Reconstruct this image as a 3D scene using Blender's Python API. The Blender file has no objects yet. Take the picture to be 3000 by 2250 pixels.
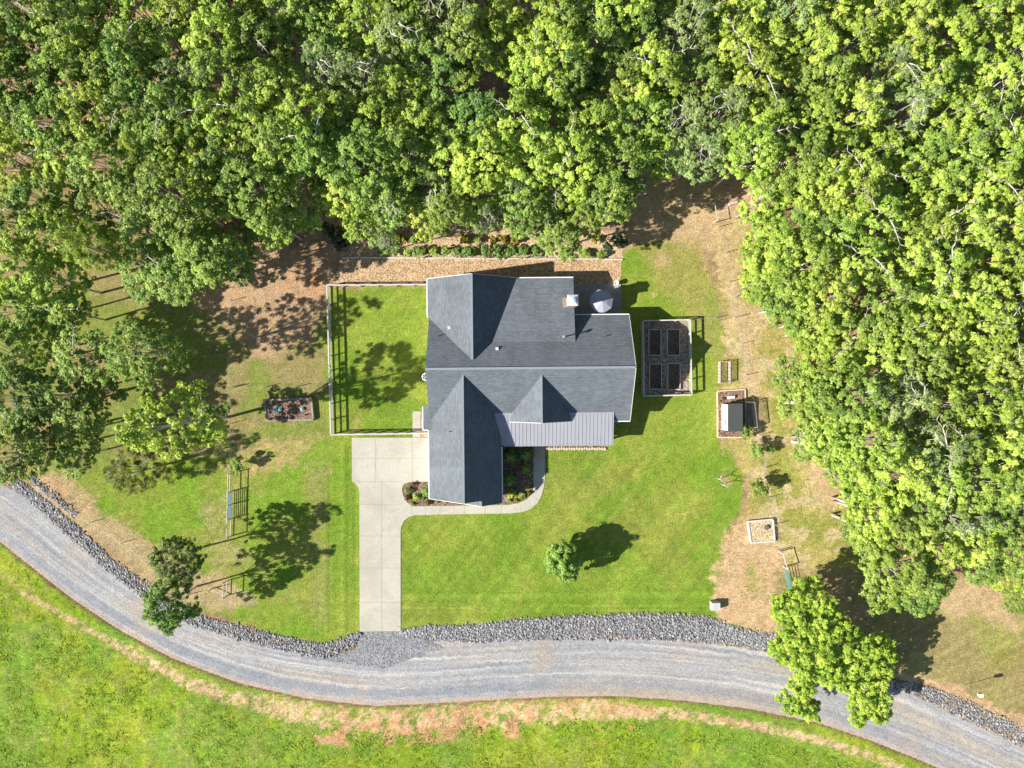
import bpy, math, random
import numpy as np
from mathutils import Vector, Matrix
R = math.radians
H = 83.2            # camera height, metres
SC = 25.0           # photo pixels (3000 wide) per metre at ground level

# ------------------------------------------------------------------ camera, sky, sun
scene = bpy.context.scene
COL = scene.collection
cam_d = bpy.data.cameras.new("camera"); cam = bpy.data.objects.new("camera", cam_d); COL.objects.link(cam)
cam.location = (0, 0, H); cam.rotation_euler = (0, 0, 0)
cam_d.sensor_width = 36; cam_d.lens = 36 * H / 120.0
cam_d.clip_end = 3000; cam_d.clip_start = 0.5
scene.camera = cam
SUN_EL = 34.0; SH_AZ = 15.0     # shadows point east, 15 degrees north
w = bpy.data.worlds.new("World"); scene.world = w; w.use_nodes = True
nt = w.node_tree; nt.nodes.clear()
sky = nt.nodes.new("ShaderNodeTexSky"); sky.sky_type = 'NISHITA'; sky.sun_disc = False
sky.sun_elevation = R(SUN_EL); sky.sun_rotation = R(270 - SH_AZ); sky.air_density = 1.2; sky.dust_density = 0.6
bg = nt.nodes.new("ShaderNodeBackground"); bg.inputs[1].default_value = 0.062
wo = nt.nodes.new("ShaderNodeOutputWorld")
nt.links.new(sky.outputs[0], bg.inputs[0]); nt.links.new(bg.outputs[0], wo.inputs[0])
sd_ = bpy.data.lights.new("sun", 'SUN'); sd_.energy = 5.0; sd_.angle = R(0.5); sd_.color = (1.0, 0.945, 0.86)
sun = bpy.data.objects.new("sun", sd_); COL.objects.link(sun)
ldir = Vector((math.cos(R(SH_AZ)) * math.cos(R(SUN_EL)), math.sin(R(SH_AZ)) * math.cos(R(SUN_EL)), -math.sin(R(SUN_EL))))
sun.rotation_euler = ldir.to_track_quat('-Z', 'Y').to_euler(); sun.location = (-60, -20, 60)
vs = scene.view_settings; vs.view_transform = 'Standard'; vs.look = 'None'; vs.exposure = 1.06; vs.gamma = 1.0
scene.render.engine = 'CYCLES'
scene.cycles.max_bounces = 6; scene.cycles.diffuse_bounces = 3; scene.cycles.transparent_max_bounces = 8

# ------------------------------------------------------------------ helpers
def W(px, py, h=0.0):
    k = (H - h) / H / SC
    return ((px - 1500) * k, (1125 - py) * k)

def tag(o, label=None, cat=None, group=None, kind=None):
    if label: o['label'] = label
    if cat: o['category'] = cat
    if group: o['group'] = group
    if kind: o['kind'] = kind
    return o

def thing(name, label, cat, loc=(0, 0, 0), rz=0.0, group=None):
    o = bpy.data.objects.new(name, None); COL.objects.link(o)
    o.location = loc; o.rotation_euler = (0, 0, rz); o.empty_display_size = 0.3
    return tag(o, label, cat, group)

def copy_tree(o, parent=None):
    c = o.copy(); COL.objects.link(c); c.parent = parent
    for ch in list(o.children):
        copy_tree(ch, c)
    return c

ORD = ['zeroth','first','second','third','fourth','fifth','sixth','seventh','eighth','ninth','tenth','eleventh','twelfth','thirteenth','fourteenth','fifteenth','sixteenth','seventeenth','eighteenth','nineteenth','twentieth','twenty-first','twenty-second','twenty-third','twenty-fourth','twenty-fifth','twenty-sixth','twenty-seventh','twenty-eighth','twenty-ninth','thirtieth']

class MB:
    def __init__(s): s.v = []; s.f = []; s.uv = {}
    def add(s, vs, fs):
        n = len(s.v); s.v += [tuple(p) for p in vs]; s.f += [tuple(i + n for i in f) for f in fs]; return s
    def box(s, x0, y0, z0, x1, y1, z1):
        return s.add([(x0,y0,z0),(x1,y0,z0),(x1,y1,z0),(x0,y1,z0),(x0,y0,z1),(x1,y0,z1),(x1,y1,z1),(x0,y1,z1)],
                     [(0,3,2,1),(4,5,6,7),(0,1,5,4),(1,2,6,5),(2,3,7,6),(3,0,4,7)])
    def beam(s, a, b, wd, ht):      # rectangular bar between two points, ht along z (or sideways when vertical)
        a = Vector(a); b = Vector(b); d = (b - a).normalized()
        up = Vector((0, 0, 1)) if abs(d.z) < 0.95 else Vector((0, 1, 0))
        sd = d.cross(up).normalized(); up = sd.cross(d).normalized()
        sd *= wd / 2; up *= ht / 2
        vs = [a - sd - up, a + sd - up, a + sd + up, a - sd + up, b - sd - up, b + sd - up, b + sd + up, b - sd + up]
        return s.add(vs, [(0,1,2,3),(7,6,5,4),(0,4,5,1),(1,5,6,2),(2,6,7,3),(3,7,4,0)])
    def cyl(s, a, b, r0, r1=None, n=8, caps=True):
        r1 = r0 if r1 is None else r1
        a = Vector(a); b = Vector(b); d = (b - a).normalized()
        t = Vector((1, 0, 0)) if abs(d.x) < 0.9 else Vector((0, 1, 0))
        u = d.cross(t).normalized(); v = d.cross(u)
        vs = []
        for c, r in ((a, r0), (b, r1)):
            for i in range(n):
                an = 2 * math.pi * i / n
                vs.append(c + (u * math.cos(an) + v * math.sin(an)) * r)
        fs = [(i, n + i, n + (i + 1) % n, (i + 1) % n) for i in range(n)]
        if caps: fs += [tuple(range(n)), tuple(reversed(range(n, 2 * n)))]
        return s.add(vs, fs)
    def tube(s, pts, rs, n=6):
        for i in range(len(pts) - 1): s.cyl(pts[i], pts[i + 1], rs[i], rs[i + 1], n)
        return s
    def lathe(s, prof, n=16, c=(0, 0, 0)):
        vs = []; fs = []
        for r, z in prof:
            for i in range(n):
                an = 2 * math.pi * i / n; vs.append((c[0] + r * math.cos(an), c[1] + r * math.sin(an), c[2] + z))
        for k in range(len(prof) - 1):
            for i in range(n):
                j = (i + 1) % n; fs.append((k*n+i, k*n+j, (k+1)*n+j, (k+1)*n+i))
        return s.add(vs, fs)
    def slab(s, poly, plane, th):   # polygon (x,y) lifted on z=plane(x,y), thickness th downward
        area = sum(poly[i][0]*poly[(i+1)%len(poly)][1] - poly[(i+1)%len(poly)][0]*poly[i][1] for i in range(len(poly)))
        if area < 0: poly = poly[::-1]
        n = len(poly)
        vs = [(x, y, plane(x, y)) for x, y in poly] + [(x, y, plane(x, y) - th) for x, y in poly]
        fs = [tuple(range(n)), tuple(reversed(range(n, 2 * n)))] + [(i, n + i, n + (i+1) % n, (i+1) % n) for i in range(n)]
        return s.add(vs, fs)
    def build(s, name, m, parent=None, smooth=False, uvf=None):
        me = bpy.data.meshes.new(name); me.from_pydata(s.v, [], s.f); me.update()
        if uvf:
            uvl = me.uv_layers.new(name="UVMap")
            for p in me.polygons:
                for li in p.loop_indices:
                    uvl.data[li].uv = uvf(me.vertices[me.loops[li].vertex_index].co, p.normal)
        if smooth: me.shade_smooth()
        o = bpy.data.objects.new(name, me); COL.objects.link(o)
        if m: me.materials.append(m)
        o.parent = parent
        return o

def slope_uv(co, n):    # v runs down the slope, u along the eave (unit = metre)
    h = Vector((n.x, n.y)); L = h.length
    if L < 0.05: return (co.x, co.y)
    h /= L
    return (co.x * -h.y + co.y * h.x, (co.x * h.x + co.y * h.y) / max(0.2, n.z))

# ------------------------------------------------------------------ materials
def newmat(name):
    m = bpy.data.materials.new(name); m.use_nodes = True
    t = m.node_tree; b = t.nodes["Principled BSDF"]
    b.inputs["Specular IOR Level"].default_value = 0.25
    return m, t, b
def nd(t, kind, **kw):
    n = t.nodes.new(kind)
    for k, v in kw.items(): setattr(n, k, v)
    return n
def mixc(t, fac, a, b, mode='MIX'):
    n = t.nodes.new("ShaderNodeMix"); n.data_type = 'RGBA'; n.blend_type = mode
    for sock, val in ((n.inputs[0], fac), (n.inputs[6], a), (n.inputs[7], b)):
        if hasattr(val, 'is_output') or isinstance(val, bpy.types.NodeSocket): t.links.new(val, sock)
        elif isinstance(val, (int, float)): sock.default_value = val
        else: sock.default_value = (*val, 1)
    return n.outputs[2]
def noise(t, scale, detail=4, rough=0.6, vec=None, dist=0.0):
    n = nd(t, "ShaderNodeTexNoise"); n.inputs["Scale"].default_value = scale; n.inputs["Detail"].default_value = detail
    n.inputs["Roughness"].default_value = rough; n.inputs["Distortion"].default_value = dist
    if vec is not None: t.links.new(vec, n.inputs["Vector"])
    return n.outputs["Fac"]
def ramp(t, fac, stops):
    r = nd(t, "ShaderNodeValToRGB"); e = r.color_ramp.elements
    while len(e) < len(stops): e.new(0.5)
    for el, (p, c) in zip(e, stops):
        el.position = p; el.color = (*c, 1) if len(c) == 3 else c
    t.links.new(fac, r.inputs[0]); return r.outputs[0]
def gray(a): return (a, a, a)
def bump(t, b, fac, strength, dist):
    n = nd(t, "ShaderNodeBump"); n.inputs["Strength"].default_value = strength; n.inputs["Distance"].default_value = dist
    t.links.new(fac, n.inputs["Height"]); t.links.new(n.outputs[0], b.inputs["Normal"]); return n
def objvec(t):
    return nd(t, "ShaderNodeTexCoord").outputs["Object"]

def mat_plain(name, c, rough=0.7, var=0.18, sc=3.0, metal=0.0, spec=0.25, bs=0.0):
    m, t, b = newmat(name); v = objvec(t)
    f = noise(t, sc, 5, 0.65, v)
    c0 = tuple(x * (1 - var) for x in c); c1 = tuple(min(1, x * (1 + var)) for x in c)
    t.links.new(ramp(t, f, [(0.3, c0), (0.7, c1)]), b.inputs["Base Color"])
    b.inputs["Roughness"].default_value = rough; b.inputs["Metallic"].default_value = metal
    b.inputs["Specular IOR Level"].default_value = spec
    if bs: bump(t, b, noise(t, sc * 6, 3, 0.6, v), bs, 0.02)
    return m

def mat_grain(name, stops, sc=8.0, big=0.4, bigamt=0.35, bdist=0.05, bstr=0.6, rough=0.9):
    """speckled gravel / mulch: voronoi + noise"""
    m, t, b = newmat(name); v = objvec(t)
    vo = nd(t, "ShaderNodeTexVoronoi"); vo.inputs["Scale"].default_value = sc; t.links.new(v, vo.inputs["Vector"])
    sp = nd(t, "ShaderNodeSeparateColor"); t.links.new(vo.outputs["Color"], sp.inputs[0])
    c = ramp(t, sp.outputs[0], stops)
    f = noise(t, big, 5, 0.6, v)
    c = mixc(t, bigamt, c, ramp(t, f, [(0.3, gray(0.55)), (0.7, gray(1.35))]), 'MULTIPLY')
    t.links.new(c, b.inputs["Base Color"]); b.inputs["Roughness"].default_value = rough
    bump(t, b, vo.outputs["Distance"], bstr, bdist).invert = True
    return m

def mat_shingle(name, c):
    m, t, b = newmat(name)
    uv = nd(t, "ShaderNodeUVMap").outputs[0]; v = objvec(t)
    br = nd(t, "ShaderNodeTexBrick"); t.links.new(uv, br.inputs["Vector"])
    br.inputs["Scale"].default_value = 1.0; br.inputs["Brick Width"].default_value = 0.45; br.inputs["Row Height"].default_value = 0.21
    br.inputs["Mortar Size"].default_value = 0.012
    br.inputs["Color1"].default_value = (*[x * 0.86 for x in c], 1); br.inputs["Color2"].default_value = (*[x * 1.14 for x in c], 1)
    br.inputs["Mortar"].default_value = (*[x * 0.6 for x in c], 1)
    f = noise(t, 0.35, 6, 0.6, v); g = noise(t, 9, 3, 0.7, v)
    mp = nd(t, "ShaderNodeMapping"); t.links.new(uv, mp.inputs[0]); mp.inputs["Scale"].default_value = (0.9, 0.12, 1)
    st = noise(t, 1.0, 4, 0.6, mp.outputs[0])
    col = mixc(t, 1.0, br.outputs["Color"], ramp(t, f, [(0.3, gray(0.86)), (0.7, gray(1.12))]), 'MULTIPLY')
    col = mixc(t, 1.0, col, ramp(t, g, [(0.3, gray(0.86)), (0.7, gray(1.14))]), 'MULTIPLY')
    col = mixc(t, 1.0, col, ramp(t, st, [(0.3, gray(0.94)), (0.6, gray(1.03))]), 'MULTIPLY')
    t.links.new(col, b.inputs["Base Color"]); b.inputs["Roughness"].default_value = 0.85
    # saw-tooth courses
    sx = nd(t, "ShaderNodeSeparateXYZ"); t.links.new(uv, sx.inputs[0])
    md = nd(t, "ShaderNodeMath", operation='MULTIPLY'); md.inputs[1].default_value = 1 / 0.21; t.links.new(sx.outputs[1], md.inputs[0])
    fr = nd(t, "ShaderNodeMath", operation='FRACT'); t.links.new(md.outputs[0], fr.inputs[0])
    ad = nd(t, "ShaderNodeMath", operation='ADD'); t.links.new(fr.outputs[0], ad.inputs[0]); t.links.new(g, ad.inputs[1])
    bump(t, b, ad.outputs[0], 0.8, 0.035)
    return m

def mat_leaf(name, a, c, d, trans=0.36, spec=0.35):
    """a dark, c mid, d light leaf colour; per-tuft tint + per-tree hue"""
    m, t, b = newmat(name)
    at = nd(t, "ShaderNodeAttribute"); at.attribute_name = "tint"
    oi = nd(t, "ShaderNodeObjectInfo")
    col = ramp(t, at.outputs["Fac"], [(0.0, a), (0.5, c), (1.0, d)])
    hs = nd(t, "ShaderNodeHueSaturation"); t.links.new(col, hs.inputs["Color"])
    mr = nd(t, "ShaderNodeMapRange"); t.links.new(oi.outputs["Random"], mr.inputs[0]); mr.inputs[3].default_value = 0.484; mr.inputs[4].default_value = 0.506
    t.links.new(mr.outputs[0], hs.inputs["Hue"])
    mv = nd(t, "ShaderNodeMath", operation='MULTIPLY'); mv.inputs[1].default_value = 7.13; t.links.new(oi.outputs["Random"], mv.inputs[0])
    fv = nd(t, "ShaderNodeMath", operation='FRACT'); t.links.new(mv.outputs[0], fv.inputs[0])
    m2 = nd(t, "ShaderNodeMapRange"); t.links.new(fv.outputs[0], m2.inputs[0]); m2.inputs[3].default_value = 0.88; m2.inputs[4].default_value = 1.15
    t.links.new(m2.outputs[0], hs.inputs["Value"])
    t.links.new(hs.outputs[0], b.inputs["Base Color"]); b.inputs["Roughness"].default_value = 0.5
    b.inputs["Specular IOR Level"].default_value = spec
    tr = nd(t, "ShaderNodeBsdfTranslucent")
    t.links.new(mixc(t, 1.0, hs.outputs[0], (1.15, 1.25, 0.6), 'MULTIPLY'), tr.inputs["Color"])
    mx = nd(t, "ShaderNodeMixShader"); mx.inputs[0].default_value = trans
    t.links.new(b.outputs[0], mx.inputs[1]); t.links.new(tr.outputs[0], mx.inputs[2])
    t.links.new(mx.outputs[0], t.nodes["Material Output"].inputs[0])
    return m

M = {}
M['shingle'] = mat_shingle('shingle', (0.122, 0.140, 0.160))
M['ridge'] = mat_plain('ridge_cap', (0.20, 0.23, 0.255), 0.8, 0.12, 6)
M['white'] = mat_plain('white_trim', (0.78, 0.77, 0.75), 0.5, 0.06, 2)
M['siding'] = mat_plain('siding', (0.62, 0.60, 0.56), 0.6, 0.06, 2)
M['stone'] = mat_plain('tan_stone', (0.42, 0.33, 0.26), 0.85, 0.3, 5, bs=0.5)
M['glass'] = mat_plain('dark_glass', (0.03, 0.04, 0.05), 0.08, 0.05, 1, spec=0.6)
M['metal_roof'] = mat_plain('metal_roof', (0.30, 0.305, 0.335), 0.45, 0.05, 0.7, 0.12, 0.5)
M['cap'] = mat_plain('galvanised_cap', (0.62, 0.68, 0.74), 0.35, 0.10, 3, 0.3, 0.5)
M['wood'] = mat_plain('weathered_wood', (0.50, 0.46, 0.43), 0.85, 0.22, 7)
M['wood_dark'] = mat_plain('grey_timber', (0.27, 0.235, 0.21), 0.9, 0.3, 5, bs=0.4)
M['wood_pale'] = mat_plain('pale_timber', (0.58, 0.46, 0.36), 0.85, 0.2, 5)
M['steel'] = mat_plain('galvanised_steel', (0.40, 0.43, 0.45), 0.45, 0.1, 4, 0.5, 0.5)
M['gate_blue'] = mat_plain('blue_grey_gate', (0.16, 0.26, 0.33), 0.5, 0.15, 4)
M['gate_green'] = mat_plain('green_gate', (0.05, 0.25, 0.26), 0.5, 0.15, 4)
M['teal'] = mat_plain('teal_plastic', (0.10, 0.33, 0.36), 0.4, 0.1, 5)
M['black'] = mat_plain('black_iron', (0.03, 0.035, 0.045), 0.5, 0.2, 5)
M['canvas'] = mat_plain('canvas', (0.33, 0.335, 0.41), 0.8, 0.06, 2)
M['bark'] = mat_plain('bark', (0.17, 0.13, 0.10), 0.95, 0.35, 4, bs=0.5)
M['bark_pale'] = mat_plain('pale_bark', (0.46, 0.42, 0.37), 0.9, 0.3, 3, bs=0.5)
M['deadwood'] = mat_plain('bleached_wood', (0.55, 0.47, 0.42), 0.9, 0.2, 4)
M['utility'] = mat_plain('utility_box', (0.42, 0.42, 0.40), 0.6, 0.08, 3)
M['joint'] = mat_plain('joint_filler', (0.29, 0.26, 0.21), 0.9, 0.2, 5)
M['coop_roof'] = mat_plain('coop_roof', (0.15, 0.16, 0.15), 0.85, 0.10, 6)
M['coop_wall'] = mat_plain('coop_wall', (0.80, 0.79, 0.76), 0.6, 0.04, 3)
M['rock'] = None
M['gravel_gold'] = mat_grain('gold_gravel', [(0.0, (0.17, 0.10, 0.055)), (0.45, (0.36, 0.235, 0.125)), (1.0, (0.60, 0.45, 0.29))], 10.0, 0.4, 0.2, 0.03, 0.3)
M['gravel_brown'] = mat_grain('brown_gravel', [(0.0, (0.12, 0.09, 0.07)), (0.5, (0.27, 0.21, 0.165)), (1.0, (0.45, 0.37, 0.30))], 7.0, 0.3, 0.3, 0.05, 0.5)
M['mulch'] = mat_grain('mulch', [(0.0, (0.07, 0.04, 0.028)), (0.6, (0.19, 0.115, 0.08)), (1.0, (0.34, 0.24, 0.18))], 9.0, 0.5, 0.4, 0.05, 0.6)
M['soil'] = mat_grain('soil', [(0.0, (0.04, 0.03, 0.025)), (0.6, (0.11, 0.08, 0.06)), (1.0, (0.20, 0.16, 0.11))], 9.0, 0.8, 0.5, 0.05, 0.6)
M['sand_gravel'] = mat_grain('sand_gravel', [(0.0, (0.22, 0.15, 0.08)), (0.5, (0.44, 0.34, 0.20)), (1.0, (0.6, 0.5, 0.33))], 8.0, 0.5, 0.25, 0.05, 0.5)
M['straw'] = mat_grain('pine_straw', [(0.0, (0.24, 0.155, 0.085)), (0.5, (0.44, 0.315, 0.18)), (1.0, (0.58, 0.45, 0.29))], 8.0, 0.35, 0.4, 0.06, 0.6)

def mat_concrete():
    m, t, b = newmat('concrete'); v = objvec(t)
    f = noise(t, 0.25, 7, 0.62, v, 0.6); g = noise(t, 4, 5, 0.7, v); k = noise(t, 1.1, 5, 0.75, v, 1.2)
    c = ramp(t, f, [(0.3, (0.34, 0.32, 0.26)), (0.55, (0.415, 0.39, 0.325)), (0.75, (0.455, 0.435, 0.375))])
    c = mixc(t, 1.0, c, ramp(t, g, [(0.3, gray(0.9)), (0.7, gray(1.07))]), 'MULTIPLY')
    c = mixc(t, 1.0, c, ramp(t, k, [(0.25, (0.72, 0.68, 0.6)), (0.42, gray(1.0))]), 'MULTIPLY')
    t.links.new(c, b.inputs["Base Color"]); b.inputs["Roughness"].default_value = 0.85
    bump(t, b, g, 0.1, 0.02); return m
M['concrete'] = mat_concrete()

# leaf materials
M['leaf_lime'] = mat_leaf('leaf_lime', (0.1988, 0.2967, 0.04), (0.3562, 0.4851, 0.0693), (0.5467, 0.6587, 0.1309))
M['leaf_mid'] = mat_leaf('leaf_mid', (0.1383, 0.2266, 0.04), (0.2548, 0.3757, 0.0647), (0.3931, 0.5052, 0.1155))
M['leaf_grey'] = mat_leaf('leaf_greyish', (0.156, 0.2349, 0.077), (0.286, 0.3873, 0.126), (0.442, 0.5334, 0.224))
M['leaf_deep'] = mat_leaf('leaf_deep', (0.0813, 0.168, 0.0336), (0.1706, 0.2849, 0.0571), (0.2762, 0.4017, 0.0924))
M['leaf_bright'] = mat_leaf('leaf_bright', (0.1994, 0.2988, 0.0314), (0.3451, 0.4669, 0.056), (0.5522, 0.6226, 0.112))
M['leaf_olive'] = mat_leaf('leaf_olive', (0.1105, 0.1588, 0.0392), (0.208, 0.2731, 0.063), (0.325, 0.3937, 0.112))
M['leaf_pine'] = mat_leaf('leaf_pine', (0.14, 0.20, 0.02), (0.25, 0.33, 0.03), (0.38, 0.45, 0.06))
M['leaf_cedar'] = mat_leaf('leaf_cedar', (0.10, 0.125, 0.02), (0.19, 0.215, 0.035), (0.29, 0.31, 0.06))
M['leaf_dark'] = mat_leaf('leaf_dark', (0.012, 0.03, 0.012), (0.028, 0.055, 0.022), (0.06, 0.10, 0.04), 0.15)
M['leaf_gold'] = mat_leaf('leaf_gold', (0.14, 0.12, 0.010), (0.24, 0.21, 0.015), (0.32, 0.29, 0.03))
M['leaf_russet'] = mat_leaf('leaf_russet', (0.12, 0.06, 0.03), (0.22, 0.12, 0.06), (0.33, 0.22, 0.12))

# ------------------------------------------------------------------ ground sheet (natural ground cover colours painted per vertex)
rng = np.random.default_rng(7)
TAB = rng.random((256, 256))
def vn(x, y, o=0):
    x = x + o * 37.7; y = y + o * 91.3
    xi = np.floor(x).astype(int); yi = np.floor(y).astype(int); fx = x - xi; fy = y - yi
    fx = fx * fx * (3 - 2 * fx); fy = fy * fy * (3 - 2 * fy)
    g = lambda a, b: TAB[a & 255, b & 255]
    return (g(xi, yi) * (1 - fx) + g(xi + 1, yi) * fx) * (1 - fy) + (g(xi, yi + 1) * (1 - fx) + g(xi + 1, yi + 1) * fx) * fy
def fbm(x, y, o=0, n=5, gain=0.55):
    s = 0; a = 1; tot = 0
    for i in range(n):
        s = s + a * vn(x * 2 ** i, y * 2 ** i, o + i); tot += a; a *= gain
    return s / tot
def sdf(poly, X, Y):
    d = np.full(X.shape, 1e18); inside = np.zeros(X.shape, bool); n = len(poly)
    for i in range(n):
        ax, ay = poly[i]; bx, by = poly[(i + 1) % n]
        ex, ey = bx - ax, by - ay; wx, wy = X - ax, Y - ay
        tt = np.clip((wx * ex + wy * ey) / (ex * ex + ey * ey + 1e-9), 0, 1)
        d = np.minimum(d, (wx - ex * tt) ** 2 + (wy - ey * tt) ** 2)
        c = (ay > Y) != (by > Y)
        with np.errstate(divide='ignore', invalid='ignore'):
            xi = (bx - ax) * (Y - ay) / ((by - ay) if by != ay else 1e-9) + ax
        inside ^= c & (X < xi)
    d = np.sqrt(d); return np.where(inside, -d, d)
def linedist(pts, X, Y):
    d = np.full(X.shape, 1e18)
    for (ax, ay), (bx, by) in zip(pts[:-1], pts[1:]):
        ex, ey = bx - ax, by - ay; wx, wy = X - ax, Y - ay
        tt = np.clip((wx * ex + wy * ey) / (ex * ex + ey * ey + 1e-9), 0, 1)
        d = np.minimum(d, (wx - ex * tt) ** 2 + (wy - ey * tt) ** 2)
    return np.sqrt(d)
def sstep(a, b, x):
    t = np.clip((x - a) / (b - a), 0, 1); return t * t * (3 - 2 * t)

ROAD_N = [(-700,1150),(-300,1290),(-100,1370),(0,1418),(80,1450),(180,1540),(300,1650),(420,1745),(560,1825),(700,1868),(850,1905),(960,1922),(1040,1905),(1054,1852),(1174,1850),(1200,1868),(1300,1876),(1600,1872),(1900,1872),(2100,1885),(2300,1915),(2500,1972),(2650,2025),(2800,2092),(3000,2190),(3300,2340),(3700,2520)]
ROAD_S = [(-700,1330),(-300,1470),(-100,1545),(0,1592),(60,1640),(200,1750),(350,1850),(500,1930),(700,2005),(900,2050),(1100,2072),(1300,2062),(1600,2045),(1800,2042),(2000,2055),(2200,2080),(2400,2122),(2550,2172),(2700,2232),(2900,2320),(3300,2500),(3700,2680)]
ROCK_N = [(28,1404),(75,1418),(150,1480),(230,1545),(330,1640),(440,1718),(520,1782),(620,1812),(720,1838),(820,1862),(900,1880),(960,1886),(1000,1868),(1052,1853)]
ROCK_S = [(28,1416),(76,1456),(176,1546),(296,1656),(416,1750),(558,1830),(699,1872),(850,1910),(960,1926),(1035,1892),(1054,1858)]
ROCK2_N = [(1176,1850),(1240,1836),(1400,1834),(1440,1826),(1500,1818),(1700,1806),(1900,1800),(2050,1806),(2110,1822),(2180,1850),(2230,1858),(2290,1860)]
ROCK2_S = [(1178,1856),(1240,1872),(1400,1878),(1600,1870),(1900,1868),(2100,1880),(2200,1894),(2290,1905)]
ROCK3_N = [(2590,1985),(2700,2008),(2800,2040),(2900,2085),(3000,2135),(3060,2165)]
ROCK3_S = [(2600,2008),(2700,2045),(2800,2092),(2900,2140),(3000,2190),(3060,2220)]

xs = np.concatenate([[-700,-450,-300,-200,-140,-100,-80], np.arange(-66, 66.01, 0.25), [80,100,140,200,300,450,700]])
ys = np.concatenate([[-700,-450,-300,-200,-140,-100,-70], np.arange(-52, 52.01, 0.25), [70,100,140,200,300,450,700]])
GX, GY = np.meshgrid(xs, ys); PX = GX * SC + 1500; PY = 1125 - GY * SC
n1 = fbm(PX / 90, PY / 90, 1); n2 = fbm(PX / 30, PY / 30, 9); n3 = fbm(PX / 12, PY / 12, 17, 3); n4 = fbm(PX / 300, PY / 300, 23, 4)
n5 = fbm(PX / 45, PY / 45, 31, 5); n6 = fbm(PX / 160, PY / 160, 41, 5)
n7 = fbm(PX / 9, PY / 9, 57, 3); WXn = PX + (n2 - 0.5) * 50 + (n3 - 0.5) * 26; WYn = PY + (n5 - 0.5) * 50 + (n7 - 0.5) * 26
C = np.zeros(GX.shape + (3,)); C[:] = (0.30, 0.20, 0.115)
def lay(m, col):
    global C
    col = np.array(col); C = C * (1 - m[..., None]) + col * m[..., None]
def zone(poly, col, feather=8, warp=1.0, amt=1.0, mott=None):
    X = PX + (WXn - PX) * warp; Y = PY + (WYn - PY) * warp
    m = sstep(feather, -feather, sdf(poly, X, Y)) * amt
    if mott is not None:
        nn, th, wd = mott; m = m * sstep(th - wd, th + wd, nn)
    lay(m, col); return m
G_LAWN = (0.182, 0.252, 0.030); G_LAWN2 = (0.235, 0.275, 0.045); G_DRY = (0.30, 0.25, 0.085); TAN = (0.43, 0.335, 0.16); CLAY = (0.42, 0.25, 0.14); CLAYR = (0.44, 0.22, 0.115)
G_OLIVE = (0.225, 0.245, 0.05); G_MEAD = (0.195, 0.28, 0.022)
# forest floor variation
lay(sstep(0.5, 0.62, n2), (0.36, 0.24, 0.14)); lay(sstep(0.58, 0.70, n5) * 0.6, (0.19, 0.13, 0.075))
# left wooded grass
zone([(-200,520),(160,520),(420,700),(640,760),(760,760),(960,830),(960,1330),(700,1400),(500,1420),(300,1390),(100,1400),(-200,1350)], (0.24, 0.215, 0.075), 30, 1.0, 0.85)
zone([(-200,800),(500,900),(960,900),(960,1330),(500,1420),(-200,1400)], (0.16, 0.215, 0.035), 30, 1, 0.8, (n1, 0.5, 0.06))
zone([(540,790),(700,700),(960,770),(955,900),(900,1010),(760,1060),(690,950),(560,900)], (0.40, 0.27, 0.155), 16, 1.2, 0.95)
zone([(800,810),(955,790),(950,860),(870,880)], CLAYR, 12, 1, 0.8, (n2, 0.42, 0.1))
# dry rear strip east of the beds
zone([(1780,500),(2060,480),(2180,560),(2220,640),(2180,760),(2060,740),(1830,730),(1780,640)], (0.44, 0.32, 0.17), 14, 1)
zone([(960,600),(1840,600),(1840,760),(960,760)], (0.36, 0.255, 0.15), 12, .6)
# main lawn
LAWN = [(955,840),(1820,838),(1820,735),(1905,700),(2050,735),(2090,860),(2120,1000),(2100,1150),(2110,1290),(2180,1380),(2170,1480),(2120,1560),(2098,1700),(2092,1780),(2112,1835),(2000,1812),(1800,1806),(1500,1818),(1174,1850),(1054,1854),(960,1886),(860,1870),(700,1826),(600,1770),(690,1560),(690,1390),(800,1330),(900,1290),(955,1290)]
zone(LAWN, G_LAWN, 8, 0.8)
zone(LAWN, G_LAWN2, 8, 0.8, 0.6, (n1, 0.50, 0.12)); zone(LAWN, (0.135, 0.235, 0.022), 8, 0.8, 0.7, (n6, 0.54, 0.06))
zone([(1860,700),(2060,720),(2100,900),(2120,1100),(2000,900),(1900,800)], (0.28, 0.25, 0.075), 30, 1.2, 0.75)
zone([(1500,1380),(1900,1330),(2100,1500),(2050,1700),(1600,1640)], (0.235, 0.245, 0.05), 60, 1, 0.6, (n5, 0.47, 0.07))
# front-left lawn
LL = [(150,1395),(420,1340),(690,1330),(960,1290),(960,1886),(860,1870),(720,1836),(600,1790),(500,1740),(400,1640),(330,1575),(230,1490)]
zone(LL, (0.185, 0.25, 0.032), 10, 1.0); zone(LL, G_OLIVE, 10, 1, 0.8, (n5, 0.5, 0.06)); zone(LL, (0.14, 0.25, 0.022), 10, 1, 0.7, (n1, 0.55, 0.05))
zone([(90,1385),(210,1395),(330,1520),(470,1600),(600,1720),(560,1790),(430,1700),(280,1590),(110,1450)], (0.36, 0.275, 0.14), 14, 1.1, 0.95)
zone([(90,1390),(200,1400),(300,1540),(200,1500)], (0.44, 0.29, 0.15), 10, 1, 0.8, (n2, 0.46, 0.08))
zone([(600,1480),(690,1420),(680,1600),(760,1620),(640,1700),(600,1600)], (0.30, 0.265, 0.11), 20, 1.2, 0.75, (n3, 0.42, 0.1))
zone([(560,1670),(680,1700),(760,1760),(640,1800),(540,1740)], (0.40, 0.29, 0.165), 12, 1.1, 0.8)
zone([(650,1310),(960,1270),(880,1360),(700,1400),(650,1380)], (0.36, 0.26, 0.12), 14, 1.2, 0.8, (n3, 0.45, 0.1))
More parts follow.
